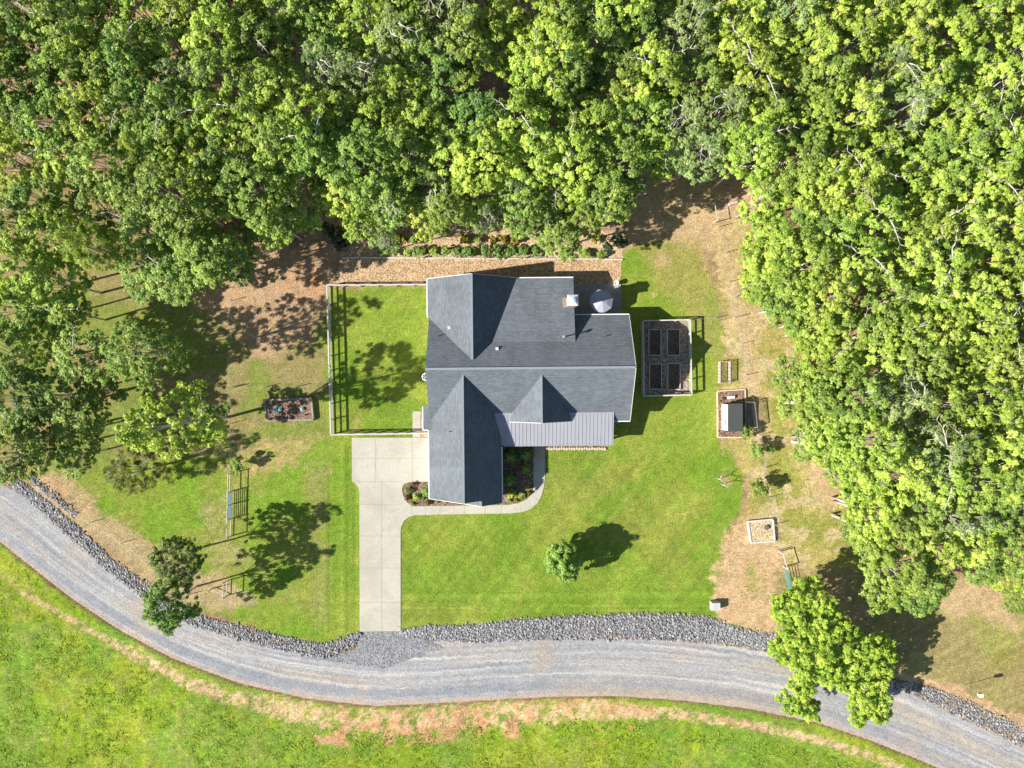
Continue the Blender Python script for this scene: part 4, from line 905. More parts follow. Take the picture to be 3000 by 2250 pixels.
def crown_lobes(seed, Rr, Hh, n, sr=(.3, .48), low=-.35):
    rg = random.Random(seed); out = []
    ex = rg.uniform(.85, 1.15); tries = 0
    while len(out) < n and tries < 400:
        tries += 1
        a = rg.uniform(0, 6.283); e = rg.uniform(low, 1.0); q = math.sqrt(max(0, 1 - e * e)); rr = rg.uniform(.35, .88)
        r = Rr * rg.uniform(*sr); p = (Rr * rr * q * math.cos(a) * ex, Rr * rr * q * math.sin(a) / ex, Hh * rr * e)
        if all((p[0]-o[0])**2 + (p[1]-o[1])**2 + (p[2]-o[2])**2 > (0.55 * (r + o[3]) / 1.3) ** 2 for o in out): out.append((*p, r))
    return out

def trunk_mesh(name, seed, hc, Rr, lobes, m, r0=.2, dead=0):
    rg = random.Random(seed); mb = MB()
    pts = [Vector((0,0,-.2)), Vector((rg.uniform(-.15,.15), rg.uniform(-.15,.15), hc*.4)), Vector((rg.uniform(-.25,.25), rg.uniform(-.25,.25), hc*.75)), Vector((0,0,hc*1.02))]
    mb.tube(pts, [r0, r0*.78, r0*.6, r0*.35], 8)
    for (x, y, z, r) in lobes:
        s_ = pts[2].lerp(pts[1], rg.uniform(0, .6)); e = Vector((x, y, hc + z)); mid_ = s_.lerp(e, .5) + Vector((rg.uniform(-.2,.2), rg.uniform(-.2,.2), rg.uniform(-.1,.35)))
        mb.tube([s_, mid_, e], [r0*.36, r0*.24, r0*.1], 5)
        for _ in range(3):
            d = Vector((rg.gauss(0,1), rg.gauss(0,1), abs(rg.gauss(.3,.8)))).normalized() * r * rg.uniform(.8, 1.08)
            mb.tube([mid_.lerp(e, .6), e + d*.5, e + d], [r0*.14, r0*.09, r0*.04], 4)
    for _ in range(dead):       # bare weathered limbs reaching through the top of the crown
        a = rg.uniform(0, 6.28); zt = max([q[2] for q in lobes]) + .25; q0 = Vector((Rr*.15*math.cos(a), Rr*.15*math.sin(a), hc + zt - 1.2))
        p0 = q0
        for k in range(3):
            a2 = a + rg.uniform(-.5, .5); p1 = p0 + Vector((math.cos(a2), math.sin(a2), .42 - .25*k)) * Rr * .24
            mb.tube([p0, p1], [.075 - .02*k, .055 - .02*k], 5)
            for sgn in (-1, 1):
                a3 = a2 + sgn * rg.uniform(.5, 1.1); mb.tube([p1, p1 + Vector((math.cos(a3), math.sin(a3), .25)) * Rr * rg.uniform(.1, .22)], [.032, .012], 4)
            p0 = p1
    me = bpy.data.meshes.new(name); me.from_pydata(mb.v, [], mb.f); me.materials.append(m); me.shade_smooth(); return me

def clump_tufts(g, tf, x, y, z, dr, clump, tuft, tt):
    if clump <= 0: tf.append((np.array([x, y, z]), dr, tuft * g.uniform(.7, 1.3), np.clip(tt, 0, 1))); return
    cr_ = clump * g.uniform(.6, 1.35)
    for _ in range(max(3, int(7 * (cr_ / .45) ** 1.6))):
        a = g.uniform(0, 6.28); q = math.sqrt(g.random()) * cr_
        p = np.array([x + q * math.cos(a) * 1.05, y + q * math.sin(a) * 1.05, z + .35 * cr_ - q * q / cr_ * .95 + g.normal(0, .05)])
        d = dr * .7 + np.array([math.cos(a), math.sin(a), 0]) * (q / cr_) * .7 + np.array([0, 0, .3]); d /= np.linalg.norm(d)
        tf.append((p, d, tuft * g.uniform(.6, 1.2), np.clip(tt + g.normal(0, .1), 0, 1)))
def tuft_leaves(g, tf, n_leaf, up):
    Cn = []; Nr = []; Tn = []
    for c, d, tr, tt in tf:
        k = int(n_leaf * g.uniform(.5, 1.35)); dl = g.normal(size=(k, 3)) + d * .8; dl /= np.linalg.norm(dl, axis=1)[:, None]
        rad = tr * (np.cbrt(g.uniform(.05, 1, k)) + np.maximum(0, g.normal(-.1, .35, k)))[:, None] * np.array([1.15, 1.15, .9])
        Cn.append(c + dl * rad); Nr.append(dl * .7 + d * .25 + g.normal(0, .45, (k, 3)) + np.array([0, 0, up])); Tn.append(np.clip(tt + g.normal(0, .14, k), 0, 1))
    return np.concatenate(Cn), np.concatenate(Nr), np.concatenate(Tn)

def canopy_mesh(name, seed, Rr, Hh, mat, spacing=.88, tuft=.24, n_leaf=40, leaf=.24, needle=False, up=.6, skirt=1.0, rough=.9, clumpr=.46):
    g = np.random.default_rng(seed); tf = []; pts = []
    ph = g.uniform(0, 6.28, 4); am = g.uniform(.04, .13, 4)
    # sub-domes give the crown its limbs
    sub = [(g.uniform(0, .62) * Rr, g.uniform(0, 6.28), g.uniform(.28, .5) * Rr, g.uniform(-.35, .5), g.uniform(0, 1)) for _ in range(11)]
    sub = [(a * math.cos(b), a * math.sin(b), c, d, e) for a, b, c, d, e in sub]
    def outline(an): return Rr * (.86 + sum(a * math.sin((k + 2) * an + p) for k, (a, p) in enumerate(zip(am, ph))))
    def add(n_try, zf, sp, rlo=0.0, clump=0.0, keep_pts=False):
        loc_ = []
        for _ in range(n_try):
            an = g.uniform(0, 6.28); rr = math.sqrt(g.uniform(rlo, 1)) * outline(an); x, y = rr * math.cos(an), rr * math.sin(an)
            if all((x-a)**2 + (y-b)**2 > sp * sp for a, b in loc_):
                loc_.append((x, y)); q = rr / Rr; z = zf(x, y, q); tt = .5
                for sx, sy, sr, sh, st_ in sub:
                    w_ = max(0, 1 - ((x-sx)**2 + (y-sy)**2) / (sr * sr)); z += w_ * (.75 + sh) * rough
                    if w_ > .2: tt = tt * .5 + st_ * .5
                dr = np.array([x * .8, y * .8, Rr * .75 * (1.1 - q * .6)]); dr /= np.linalg.norm(dr)
                if keep_pts: pts.append((x, y, z, .4))
                clump_tufts(g, tf, x, y, z, dr, clump, tuft, tt + g.normal(0, .2))
    add(900, lambda x, y, q: Hh * (1 - q * q * .8) + g.normal(0, .42 * rough), spacing, 0, clumpr, True)
    add(500, lambda x, y, q: Hh * (.35 - q * .4) + g.normal(0, .4), .5)
    if skirt: add(260, lambda x, y, q: -Hh * (.2 + .8 * q * skirt * g.random()) + g.normal(0, .4), .55, .3)
    Cn, Nr, Tn = tuft_leaves(g, tf, n_leaf, up)
    lim = [(a, b, c, .75) for a, b, c, d in (pts[i] for i in g.choice(len(pts), min(18, len(pts)), replace=False))]
    return quads(name, g, Cn, Nr, Tn, leaf, needle, mat), lim

def quads(name, g, Cn, Nr, Tn, leaf, needle, mat):
    n = len(Cn); Nr = Nr / np.linalg.norm(Nr, axis=1)[:, None]
    a = g.normal(size=(n, 3)); U = np.cross(Nr, a); U /= np.linalg.norm(U, axis=1)[:, None]; V = np.cross(Nr, U)
    L = leaf * g.uniform(.65, 1.3, n)[:, None]; wdt = L * (.16 if needle else .62)
    co = np.stack([Cn - U * L * .5, Cn + V * wdt * .5 + Nr * L * .05, Cn + U * L * .5, Cn - V * wdt * .5 + Nr * L * .05], 1).reshape(-1, 3)
    me = bpy.data.meshes.new(name); me.vertices.add(4 * n); me.vertices.foreach_set("co", co.ravel().astype(np.float32))
    me.loops.add(4 * n); me.loops.foreach_set("vertex_index", np.arange(4 * n, dtype=np.int32))
    me.polygons.add(n); me.polygons.foreach_set("loop_start", (np.arange(n) * 4).astype(np.int32)); me.polygons.foreach_set("loop_total", np.full(n, 4, np.int32))
    me.update(calc_edges=True)
    at = me.attributes.new("tint", 'FLOAT', 'FACE'); at.data.foreach_set("value", Tn.astype(np.float32))
    me.materials.append(mat); return me

def make_wood_proto(seed, Rr, Hh, hc, mat, bark='bark_pale', r0=.15, dead=0, **kw):
    cr, lb = canopy_mesh('crown', seed, Rr, Hh, M[mat], **kw)
    co = np.empty(len(cr.vertices)*3, np.float32); cr.vertices.foreach_get("co", co); co = co.reshape(-1, 3); co[:, 2] += hc; cr.vertices.foreach_set("co", co.ravel()); cr.update()
    return (trunk_mesh('trunk', seed, hc, Rr, lb, M[bark], r0, dead=dead), cr, hc, Rr)

def make_tree_proto(seed, Rr, Hh, hc, nl, mat, leaf=.25, tuft=.36, nt=26, nleaf=52, needle=False, sr=(.2, .36), bark='bark_pale', low=-.35, r0=.2):
    lb = crown_lobes(seed, Rr, Hh, nl, sr, low)
    cr = leaf_mesh('crown', seed, lb, tuft, nt, nleaf, leaf, M[mat], needle)
    co = np.empty(len(cr.vertices)*3, np.float32); cr.vertices.foreach_get("co", co); co = co.reshape(-1, 3); co[:, 2] += hc; cr.vertices.foreach_set("co", co.ravel()); cr.update()
    tk = trunk_mesh('trunk', seed, hc, Rr, lb, M[bark], r0)
    return (tk, cr, hc, Rr)
def put_tree(proto, name, label, cat, px, py, scale=1.0, rz=0.0, group=None, hscale=None, at_ground=False):
    tk, cr, hc, Rr = proto; hs = hscale or scale
    x, y = W(px, py, 0 if at_ground else hc * hs)
    o = thing(name, label, cat, (x, y, 0), rz, group); o.scale = (scale, scale, hs)
    for me_, nm in ((tk, 'trunk'), (cr, 'crown')):
        if me_ is None: continue
        c = bpy.data.objects.new(nm, me_); COL.objects.link(c); c.parent = o
    return o

FOREST = [(-160,-160),(3200,-160),(3200,1660),(2960,1640),(2820,1590),(2700,1560),(2560,1540),(2500,1440),(2460,1380),(2420,1300),(2370,1230),(2330,1150),(2370,1080),(2430,1010),(2330,930),(2270,840),(2230,740),(2280,650),(2190,560),(2110,500),(2010,470),(1920,500),(1850,590),(1700,590),(1480,570),(1260,590),(1130,610),(960,620),(800,700),(660,730),(470,720),(380,600),(250,540),(130,500),(-160,480)]
def inpoly(p, poly):
    x, y = p; c = False; n = len(poly)
    for i in range(n):
        (ax, ay), (bx, by) = poly[i], poly[(i+1) % n]
        if (ay > y) != (by > y) and x < (bx-ax)*(y-ay)/(by-ay)+ax: c = not c
    return c
PROTO = {}
def fam(key, seeds, **kw): PROTO[key] = [make_tree_proto(s, **kw) for s in seeds]
def wfam(key, seeds, **kw): PROTO[key] = [make_wood_proto(q, **kw) for q in seeds]
wfam('lime', (11, 12, 13), Rr=3.6, Hh=1.5, hc=12.0, mat='leaf_lime')
wfam('mid', (21, 22, 23), Rr=3.7, Hh=1.6, hc=11.8, mat='leaf_mid')
PROTO['lime'] += [make_wood_proto(14, Rr=3.3, Hh=1.7, hc=12.4, mat='leaf_lime', dead=2, spacing=1.0)]; PROTO['mid'] += [make_wood_proto(24, Rr=3.3, Hh=1.9, hc=12.2, mat='leaf_mid', dead=1, clumpr=.36, spacing=.74)]
wfam('grey', (31, 32), Rr=3.4, Hh=1.5, hc=11.8, mat='leaf_grey', dead=2, leaf=.21, clumpr=.38, spacing=.82, rough=1.25)
wfam('deep', (41, 42), Rr=3.5, Hh=1.6, hc=11.0, mat='leaf_deep')
wfam('pine', (51,), Rr=2.9, Hh=2.4, hc=12.0, mat='leaf_pine', leaf=.40, tuft=.3, n_leaf=60, needle=True, spacing=.8, clumpr=.4)
TONE = {'lime': 'yellow green', 'mid': 'mid green', 'grey': 'pale grey green', 'deep': 'dark green', 'pine': 'yellow green pine'}
rg = random.Random(99)
SKIP = [(1100,165,50),(880,110,45),(395,30,35),(500,190,40),(720,180,60),(1090,150,40),(1400,225,40),(2880,150,45),(130,570,60),(650,620,60)]
row = 0; y = -60; CNT = {}
def edge_label(key, jx, jy):
    sd = 'top' if jy <= -30 else 'left' if jx < 0 else 'right'; CNT[sd] = CNT.get(sd, 0) + 1
    return f"{TONE[key]} tree cut by the {sd} frame edge, {ORD[CNT[sd]]} from the {'left' if sd == 'top' else 'top'}"
while y < 1700:
    x = -110 + (row % 2) * 60; col_ = 0
    while x < 3130:
        jx, jy = x + rg.uniform(-26, 26), y + rg.uniform(-22, 22)
        if inpoly((jx, jy), FOREST) and not any(math.hypot(jx-a, jy-b) < c for a, b, c in SKIP):
            east = jx > 2050
            t_ = rg.random(); bl = fbm(np.array([jx/260]), np.array([jy/260]), 77, 3)[0]
            if jx < 900: key = 'lime' if t_ < .34 else 'mid' if t_ < .84 else 'deep' if t_ < .92 else 'grey'
            elif not east: key = 'lime' if t_ < .38 else 'grey' if t_ < .58 else 'mid' if t_ < .92 else 'deep'
            else: key = 'lime' if t_ < .62 else 'mid' if t_ < .85 else 'grey'
            pr = PROTO[key][rg.randrange(len(PROTO[key]))]; sc = rg.uniform(.86, 1.14)
            edge = not all(inpoly((jx+dx, jy+dy), FOREST) for dx, dy in ((90,0),(-90,0),(0,90),(0,-90)))
            if edge: sc *= .9
            vis = -30 < jx < 3030 and jy > -30
            if vis: col_ += 1
            side = 'upper left' if jx < 1000 else 'north' if jx < 2000 else 'upper right' if jy < 700 else 'east'
            lb = f"{TONE[key]} tree in the {side} woods, {ORD[row+1]} row, {ORD[max(1,col_)]} from left" if vis else edge_label(key, jx, jy)
            put_tree(pr, 'broadleaf_tree', lb, 'tree', jx, jy, sc, rg.uniform(0, 6.28), 'broadleaf trees of the surrounding woods' if vis else 'trees cut by the frame edge', hscale=rg.uniform(.88, 1.08) * (.78 if edge else 1))
        x += 124
    y += 104; row += 1

# individually placed trees
wfam('bright', (61,), Rr=3.7, Hh=2.0, hc=11.5, mat='leaf_bright', leaf=.25, rough=1.3, spacing=.8, n_leaf=44)
wfam('bigdark', (62,), Rr=4.0, Hh=2.4, hc=10.5, mat='leaf_mid', spacing=.68, clumpr=.36, leaf=.21, n_leaf=44)
wfam('road1', (63,), Rr=2.8, Hh=1.9, hc=6.0, mat='leaf_olive', leaf=.17, tuft=.2, spacing=.42, clumpr=.34, n_leaf=60, r0=.12)
wfam('road2', (64,), Rr=2.85, Hh=1.7, hc=5.8, mat='leaf_deep', leaf=.2, tuft=.22, spacing=.45, clumpr=.36, n_leaf=56, r0=.12)
wfam('cedar', (65,), Rr=2.9, Hh=2.0, hc=3.4, mat='leaf_cedar', leaf=.28, tuft=.26, spacing=.6, clumpr=.34, n_leaf=60, needle=True)
fam('lawn', (66,), Rr=2.0, Hh=2.5, hc=2.9, nl=22, mat='leaf_mid', leaf=.22, tuft=.34, nt=26, nleaf=70, low=-.9, r0=.12, sr=(.34,.5))
fam('holly', (67,), Rr=1.6, Hh=1.7, hc=2.3, nl=12, mat='leaf_dark', leaf=.2, tuft=.3, nt=26, nleaf=50, low=-.6, r0=.1)
T = put_tree
LG = 'trees of the west clearing'
T(PROTO['bright'][0], 'broadleaf_tree', 'brightest yellow green tree, alone in the west clearing', 'tree', 520, 1240, 1.05, .4, hscale=1.05)
T(PROTO['bigdark'][0], 'broadleaf_tree', 'large dense green tree above the brightest tree in the west clearing', 'tree', 425, 1035, .95, 1.1, hscale=.88)
T(PROTO['cedar'][0], 'cedar_tree', 'olive feathery cedar below the brightest tree in the west clearing', 'tree', 410, 1378, 1.0, 0)
T(PROTO['pine'][0], 'pine_tree', 'yellow green needled pine standing out of the upper left woods', 'tree', 455, 470, .95, 0)
T(PROTO['pine'][0], 'pine_tree', 'green pine at the lower edge of the upper left woods', 'tree', 285, 725, .9, 2.0)
T(PROTO['road1'][0], 'broadleaf_tree', 'round olive brown tree beside the road bank, upper of two', 'tree', 527, 1638, 1.0, .3)
T(PROTO['road2'][0], 'broadleaf_tree', 'round dark green tree overhanging the gravel road, lower of two', 'tree', 508, 1762, 1.0, .9)
T(PROTO['lawn'][0], 'broadleaf_tree', 'small dense egg shaped tree alone on the front lawn', 'tree', 1646, 1640, 1.0, 0)
T(PROTO['holly'][0], 'holly_tree', 'dark evergreen shrub tree at the west end of the rear bed', 'tree', 985, 695, 1.1, 0)
T(PROTO['holly'][0], 'holly_tree', 'dark evergreen shrub tree at the east end of the rear bed', 'tree', 1803, 712, .82, 1.2)
# west side trees
west = [(120,590,'mid',.9),(290,610,'mid',.85),(205,545,'lime',.8),(40,640,'mid',.95),(150,690,'lime',1.0),(60,790,'lime',1.05),(170,830,'lime',1.0),(200,920,'lime',.85),(40,900,'mid',.9),(130,1000,'lime',.8),(15,1040,'mid',.95),(250,1045,'mid',1.0),(60,1160,'deep',1.0),(180,1170,'mid',.95),(230,1240,'mid',.8),(300,1140,'deep',.7),(40,1330,'mid',.95),(120,1280,'mid',.85),(230,1330,'mid',.7),(520,800,'mid',1.05),(610,760,'mid',1.0),(430,790,'mid',.9),(690,735,'mid',.85),(620,1230,'deep',.62),(360,880,'mid',.55) ]
desc = ['first','second','third','fourth','fifth','sixth']
for i, (px, py, k, s_) in enumerate(west):
    if i == 24: continue
    where = 'west edge' if px < 100 else 'wooded west side' if px < 400 else 'clearing edge'
    rank = sorted([q for q in west[:24] if (q[0] < 100) == (px < 100) and (100 <= q[0] < 400) == (100 <= px < 400)], key=lambda q: q[1]).index((px, py, k, s_)) + 1
    T(PROTO[k][i % len(PROTO[k])], 'broadleaf_tree', f'{TONE[k]} tree at the {where}, {ORD[rank]} from the top there', 'tree', px, py, s_, i * 1.7, LG, hscale=s_ * (.66 if px > 90 and py > 780 else .8))
# trees above the rear bed
north = [(1065,655,'lime',.62,.62),(1128,700,'grey',.5,.5),(1235,640,'lime',.62,.62),(1315,610,'mid',.75,.8),(1420,640,'grey',.55,.6),(1540,610,'mid',.8,.75),(1640,690,'mid',.74,.62),(1600,665,'grey',.6,.55),(1700,640,'mid',.62,.6),(1780,560,'mid',.85,.8),(1150,620,'grey',.65,.7),(1290,660,'mid',.4,.45)]
for i, (px, py, k, s_, hs) in enumerate(north):
    rank = sorted(north, key=lambda q: q[0]).index(north[i]) + 1
    T(PROTO[k][i % len(PROTO[k])], 'broadleaf_tree', f'{TONE[k]} tree leaning over the rear bed, {ORD[rank]} from the west end', 'tree', px, py, s_, i * 2.1, 'trees overhanging the rear bed', hscale=hs)
# east edge
east = [(2270,760,'lime',.85,.7),(2230,820,'lime',.7,.6),(2250,700,'lime',.7,.6),(2330,870,'mid',.85,.8),(2380,940,'lime',.8,.8),(2330,1105,'mid',.62,.6),(2400,1180,'lime',.8,.8),(2450,1280,'lime',.75,.7),(2370,1290,'grey',.55,.45),(2520,1400,'lime',.8,.8),(2560,1500,'lime',.85,.8),(2560,1610,'mid',.75,.6),(2620,1660,'mid',1.15,.75),(2700,1710,'mid',.85,.62),(2730,1600,'lime',.9,.75),(2870,1650,'mid',.75,.5),(2960,1690,'lime',.7,.45),(2530,1550,'mid',.6,.5),(2990,1760,'mid',.5,.3)]
for i, (px, py, k, s_, hs) in enumerate(east):
    rank = sorted(east, key=lambda q: q[1]).index(east[i]) + 1
    T(PROTO[k][i % len(PROTO[k])], 'broadleaf_tree', f'{TONE[k]} tree on the edge of the east woods, {ORD[rank]} from the top', 'tree', px, py, s_, i * 1.3, 'edge trees of the east woods', hscale=hs)
# the spreading tree over the road: lobes laid out to match its sprawling outline
hc = 6.3
def rl(px, py, dz, r):
    bx, by = W(2400, 1880, hc); x, y = W(px, py, hc + dz); return (x - bx, y - by, dz, r)
lobes = [rl(*q) for q in ((2310,1790,.3,1.3),(2370,1750,.6,1.1),(2420,1770,.8,1.2),(2330,1850,.6,1.4),(2400,1840,1.2,1.5),(2450,1830,.6,1.2),(2350,1910,.4,1.3),(2420,1910,1.0,1.4),(2480,1900,.8,1.2),(2530,1930,.3,1.3),(2590,1950,0,1.1),(2330,1940,-.4,.8),(2290,1925,-.8,.7),(2380,1980,.1,1.2),(2450,1975,.4,1.2),(2510,1990,.1,1.3),(2570,2000,-.3,1.1),(2360,2030,-.6,.9),(2360,2080,-1.2,.8),(2330,2080,-1.4,.6),(2380,2100,-1.5,.5),(2540,2050,-.5,1.1),(2590,2060,-.9,.9),(2560,2090,-1.2,.8),(2520,2095,-1.4,.6),(2600,2105,-1.6,.5),(2590,1900,-.6,.8),(2490,1855,-.4,.9),(2380,1715,-.4,.7))]
_g = random.Random(5); main_lobes = lobes[::2]; lobes = lobes + [(x + _g.uniform(-.9,.9), y + _g.uniform(-.9,.9), z + _g.uniform(-.5,.1), r_*.8) for x, y, z, r_ in lobes + lobes]
gg = np.random.default_rng(71); tf = []; loc_ = []
for _ in range(14000):
    L_ = lobes[gg.integers(0, len(lobes))]; a_ = gg.uniform(0, 6.28); q_ = math.sqrt(gg.random()) * L_[3] * 1.1; lay_ = gg.random() < .35
    p_ = (L_[0] + q_ * math.cos(a_), L_[1] + q_ * math.sin(a_), L_[2] - (q_ / L_[3]) ** 2 * .4 + gg.normal(0, .28) - (.9 if lay_ else 0), lay_)
    if all((p_[0]-o_[0])**2 + (p_[1]-o_[1])**2 > (.34 if lay_ else .2) or o_[3] != lay_ for o_ in loc_):
        loc_.append(p_); d_n = np.array([gg.normal(0, .25), gg.normal(0, .25), 1.0]); d_n /= np.linalg.norm(d_n)
        clump_tufts(gg, tf, p_[0], p_[1], p_[2], d_n, .36, .22, .5 + gg.normal(0, .25))
cr = quads('crown', gg, *tuft_leaves(gg, tf, 40, .6), .22, False, M['leaf_bright'])
co = np.empty(len(cr.vertices)*3, np.float32); cr.vertices.foreach_get("co", co); co = co.reshape(-1, 3); co[:, 2] += hc; cr.vertices.foreach_set("co", co.ravel()); cr.update()
T((trunk_mesh('trunk', 71, hc, 4, [(a_, b_, c_ - .3, .5) for a_, b_, c_, d_ in main_lobes], M['bark'], .2), cr, hc, 4), 'broadleaf_tree', 'sprawling bright green tree hanging over the right side of the road', 'tree', 2400, 1880)
# saplings by the coop
fam('sap', (81,), Rr=1.15, Hh=1.0, hc=1.5, nl=10, mat='leaf_mid', leaf=.2, tuft=.26, nt=40, nleaf=45, low=-.3, r0=.05)
for px, py, s_, lb in ((2225,1432,1.0,'round leafy young tree below the fallen shade shrub on the east fence line'), (2215,1313,.85,'young leafy tree on the fence line just south of the coop'), (2256,1318,.5,'smallest sapling right of the fence south of the coop'), (2180,1268,.75,'bright leafy bush at the south end of the coop'), (700,1358,.85,'young shrub at the top end of the blue gate fence')):
    T(PROTO['sap'][0], 'young_tree', lb, 'young tree', px, py, s_, px, 'young trees along the fences')
T(PROTO['lawn'][0], 'shrub', 'olive weed clump at the foot of the east snag', 'shrub', 2350, 1330, .5, 2, hscale=.3)

# ---- shrubs
def shrub_proto(seed, r, mat, leaf=.13, needle=False, flat=.85, nt=60, nleaf=26):
    lb = [(0, 0, r*.75*flat, r*.72)] + [(x*.9, y*.9, z*flat + r*.75*flat, q) for x, y, z, q in crown_lobes(seed, r*.75, r*.6, 7, (.4, .55), -.2)]
    me_ = leaf_mesh('foliage', seed, lb, r*.22, nt, nleaf, leaf, M[mat], needle); mb = MB()
    for i in range(5):
        a = i*1.257; mb.tube([(0,0,0),(r*.3*math.cos(a),r*.3*math.sin(a),r*.6),(r*.6*math.cos(a),r*.6*math.sin(a),r*1.1)], [.03,.02,.008], 4)
    st_ = bpy.data.meshes.new('stems'); st_.from_pydata(mb.v, [], mb.f); st_.materials.append(M['bark']); return (me_, st_)
SH = {'box': [shrub_proto(91, .62, 'leaf_deep'), shrub_proto(92, .62, 'leaf_deep')], 'boxlight': [shrub_proto(93, .58, 'leaf_mid')], 'gold': [shrub_proto(94, .36, 'leaf_gold', .11)], 'hyd': [shrub_proto(95, .75, 'leaf_bright', .2, nt=40)], 'russet': [shrub_proto(96, .45, 'leaf_russet', .13)], 'dark': [shrub_proto(97, .8, 'leaf_deep', .22, nt=36)], 'grass': [shrub_proto(98, .55, 'leaf_mid', .5, True, 1.0, 40, 50)]}
def shrub(kind, px, py, s_, label, group=None, rz=0., i=0, z=0.02, name='shrub', cat='shrub'):
    me_, st_ = SH[kind][i % len(SH[kind])]; o = thing(name, label, cat, place(px, py, .5, z), rz, group); o.scale = (s_, s_, s_)
    for m_, nm in ((me_, 'foliage'), (st_, 'stems')):
        c = bpy.data.objects.new(nm, m_); COL.objects.link(c); c.parent = o
    return o
for i, (px, s_, k) in enumerate(((1118,.8,'box'),(1158,.85,'boxlight'),(1196,1,'boxlight'),(1232,1.2,'box'),(1268,1,'boxlight'),(1303,1.05,'boxlight'),(1338,.95,'box'),(1372,1.2,'box'),(1424,1.12,'box'),(1460,1.15,'box'),(1495,1.2,'box'),(1531,1.2,'box'),(1568,.95,'box'))):
    shrub(k, px, 738, s_*1.32, f'clipped round boxwood in the front row of the rear bed, {ORD[i+1]} from the west', 'front row of clipped shrubs', i*.8, i)
for i, (px, s_, k) in enumerate(((1175,1.35,'gold'),(1216,1.1,'boxlight'),(1360,1.2,'gold'),(1397,.9,'boxlight'),(1444,.9,'gold'),(1477,1.2,'gold'),(1509,1.25,'gold'),(1742,1.1,'gold'))):
    shrub(k, px, 701, s_ * (1.15 if k == 'boxlight' else 1.6), f'small {"golden" if k == "gold" else "green"} shrub in the back row of the rear bed, {ORD[i+1]} from west', 'back row of small shrubs', i, i)
shrub('grass', 1716, 744, 1.1, 'feathery grass clump in the rear bed, left of two', 'grass clumps of the rear bed', 0, name='grass_clump', cat='grass clump')
shrub('grass', 1763, 745, 1.0, 'feathery grass clump in the rear bed, right of two', 'grass clumps of the rear bed', 1, name='grass_clump', cat='grass clump')
for k, px, py, s_, lb in (('hyd',1222,1457,.9,'bright green round bush in the garage corner bed'),('dark',1250,1440,1.15,'large green bush tucked under the garage eave'),('box',1194,1437,.85,'mottled green bush at the driveway side of the garage corner bed'),('russet',1190,1460,.9,'reddish low plant at the curved tip of the garage corner bed'),('boxlight',1203,1475,.7,'low olive plant at the bottom of the garage corner bed'),('russet',1253,1474,.85,'rusty low plant beside the walk under the garage corner'),('boxlight',1278,1470,.5,'small green tuft beside the walk south of the garage'),('boxlight',1303,1471,.5,'low green plant beside the walk, right of the small tuft'),('russet',1210,1420,.8,'dark red low plant at the top of the garage corner bed'),('boxlight',1325,1473,.4,'last tiny plant beside the walk below the garage gable')):
    shrub(k, px, py, s_, lb, 'plants of the garage corner bed', px)
for k, px, py, s_, lb in (('dark',1496,1340,1.35,'large dark bush in the upper left of the courtyard bed'),('dark',1541,1332,1.2,'dark bush in the upper right of the courtyard bed'),('dark',1492,1405,1.3,'large feathery bush in the middle left of the courtyard bed'),('dark',1540,1375,1.0,'dark bush beside the walk in the middle of the courtyard bed'),('hyd',1500,1447,.95,'bright green bush at the sunlit bottom of the courtyard bed'),('hyd',1528,1452,.7,'rounded green bush near the curve of the walk'),('boxlight',1543,1430,.75,'light green plant at the right bend of the courtyard bed'),('gold',1550,1446,.9,'yellowish plant at the outer bend of the courtyard bed'),('boxlight',1490,1466,.6,'low plant at the bottom left of the courtyard bed'),('gold',1513,1465,.9,'yellow green plant at the bottom middle of the courtyard bed')):
    shrub(k, px, py, s_, lb, 'plants of the courtyard bed', px)
for i, px in enumerate((1625, 1655, 1692, 1735, 1765)): shrub('boxlight', px, 1306, .38, f'low plant in the strip before the porch, {ORD[i+1]} from the walk', 'plants of the porch bed', i)
for px, py, s_, k, lb in ((2112,1176,.5,'gold','yellow plant by the upper corner of the coop'),(2104,1196,.4,'gold','small yellow plant beside the white coop wall'),(2122,1168,.5,'russet','reddish plant above the coop in the mulch bed'),(2127,1265,.45,'gold','yellow green plant below the coop wall'),(2107,1263,.35,'russet','tiny pale pink plant at the lower corner of the coop bed')):
    shrub(k, px, py, s_, lb, 'plants of the coop bed', px)
for i, (px, py) in enumerate(((870,1190),(845,1188),(830,1215),(855,1210),(895,1215))): shrub(('gold','boxlight')[i % 2], px, py, .4, f'small plant in the log framed bed, {ORD[i+1]} of five', 'plants of the log framed bed', i, z=.36)

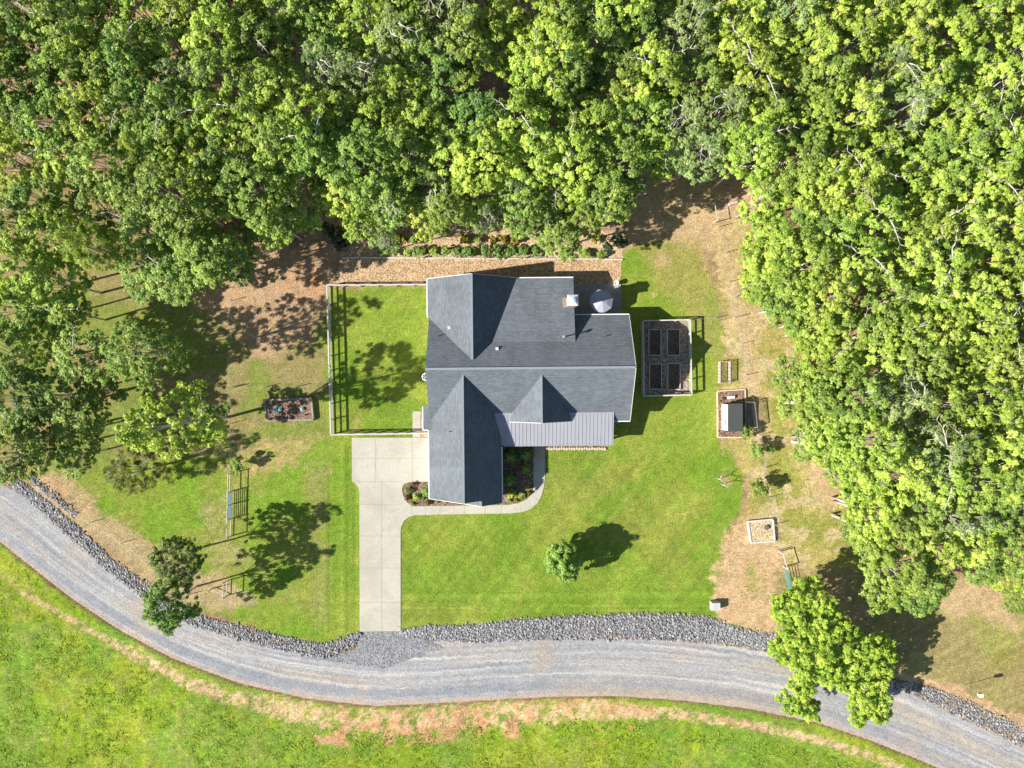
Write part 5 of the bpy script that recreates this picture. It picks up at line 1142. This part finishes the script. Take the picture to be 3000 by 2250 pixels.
# ---- loose grass tufts and weeds over the meadow and dry yard
def tufts():
    g = np.random.default_rng(5); P = []
    mead = [(-60,1640),(60,1662),(200,1772),(350,1872),(500,1950),(700,2022),(900,2068),(1100,2090),(1300,2080),(1600,2062),(2000,2072),(2200,2097),(2400,2140),(2550,2190),(2700,2260),(-60,2300)]
    X = g.uniform(-60, 2700, 60000); Y = g.uniform(1600, 2300, 60000); thin = g.random(60000) < .35
    d = sdf(mead, X, Y); cbn = linedist([(-40,1640),(60,1730),(180,1800),(316,1875),(452,1945),(565,2005),(678,2043),(814,2074),(950,2100),(1100,2118),(1300,2106),(1500,2090),(1700,2076),(2000,2092),(2200,2125),(2400,2168),(2600,2232)], X, Y)
    dens = fbm(X / 70, Y / 70, 3, 4); keep = thin & (d < 0) & (dens > .42) & (cbn > 22 + g.random(60000) * 20)
    X = X[keep]; Y = Y[keep]; n = len(X)
    k = 7; gx = (X - 1500) / SC; gy = (1125 - Y) / SC
    bx = np.repeat(gx, k) + g.normal(0, .06, n*k); by = np.repeat(gy, k) + g.normal(0, .06, n*k)
    a = g.random(n*k) * 6.283; hh = np.repeat(g.uniform(.05, .13, n), k) * g.uniform(.6, 1.2, n*k); wd = .045
    lx = np.cos(a) * hh * 1.9; ly = np.sin(a) * hh * 1.9; sx = -np.sin(a) * wd; sy = np.cos(a) * wd; z0 = np.full(n*k, .02)
    co = np.stack([np.stack([bx - sx, by - sy, z0], -1), np.stack([bx + sx, by + sy, z0], -1), np.stack([bx + lx + sx*.5, by + ly + sy*.5, z0 + hh], -1), np.stack([bx + lx - sx*.5, by + ly - sy*.5, z0 + hh], -1)], 1).reshape(-1, 3)
    N = n * k; me = bpy.data.meshes.new('meadow_grass'); me.vertices.add(4*N); me.vertices.foreach_set("co", co.ravel().astype(np.float32))
    me.loops.add(4*N); me.loops.foreach_set("vertex_index", np.arange(4*N, dtype=np.int32)); me.polygons.add(N)
    me.polygons.foreach_set("loop_start", (np.arange(N)*4).astype(np.int32)); me.polygons.foreach_set("loop_total", np.full(N, 4, np.int32)); me.update(calc_edges=True)
    at = me.attributes.new("tint", 'FLOAT', 'FACE'); at.data.foreach_set("value", np.repeat(g.random(n), k).astype(np.float32))
    me.materials.append(mat_leaf('grass_blade', (0.13, 0.22, 0.02), (0.20, 0.30, 0.025), (0.30, 0.36, 0.05), .3, .1))
    o = bpy.data.objects.new('meadow_grass', me); COL.objects.link(o); tag(o, 'rough bright green meadow grass below the gravel road', 'grass', kind='stuff')
tufts()
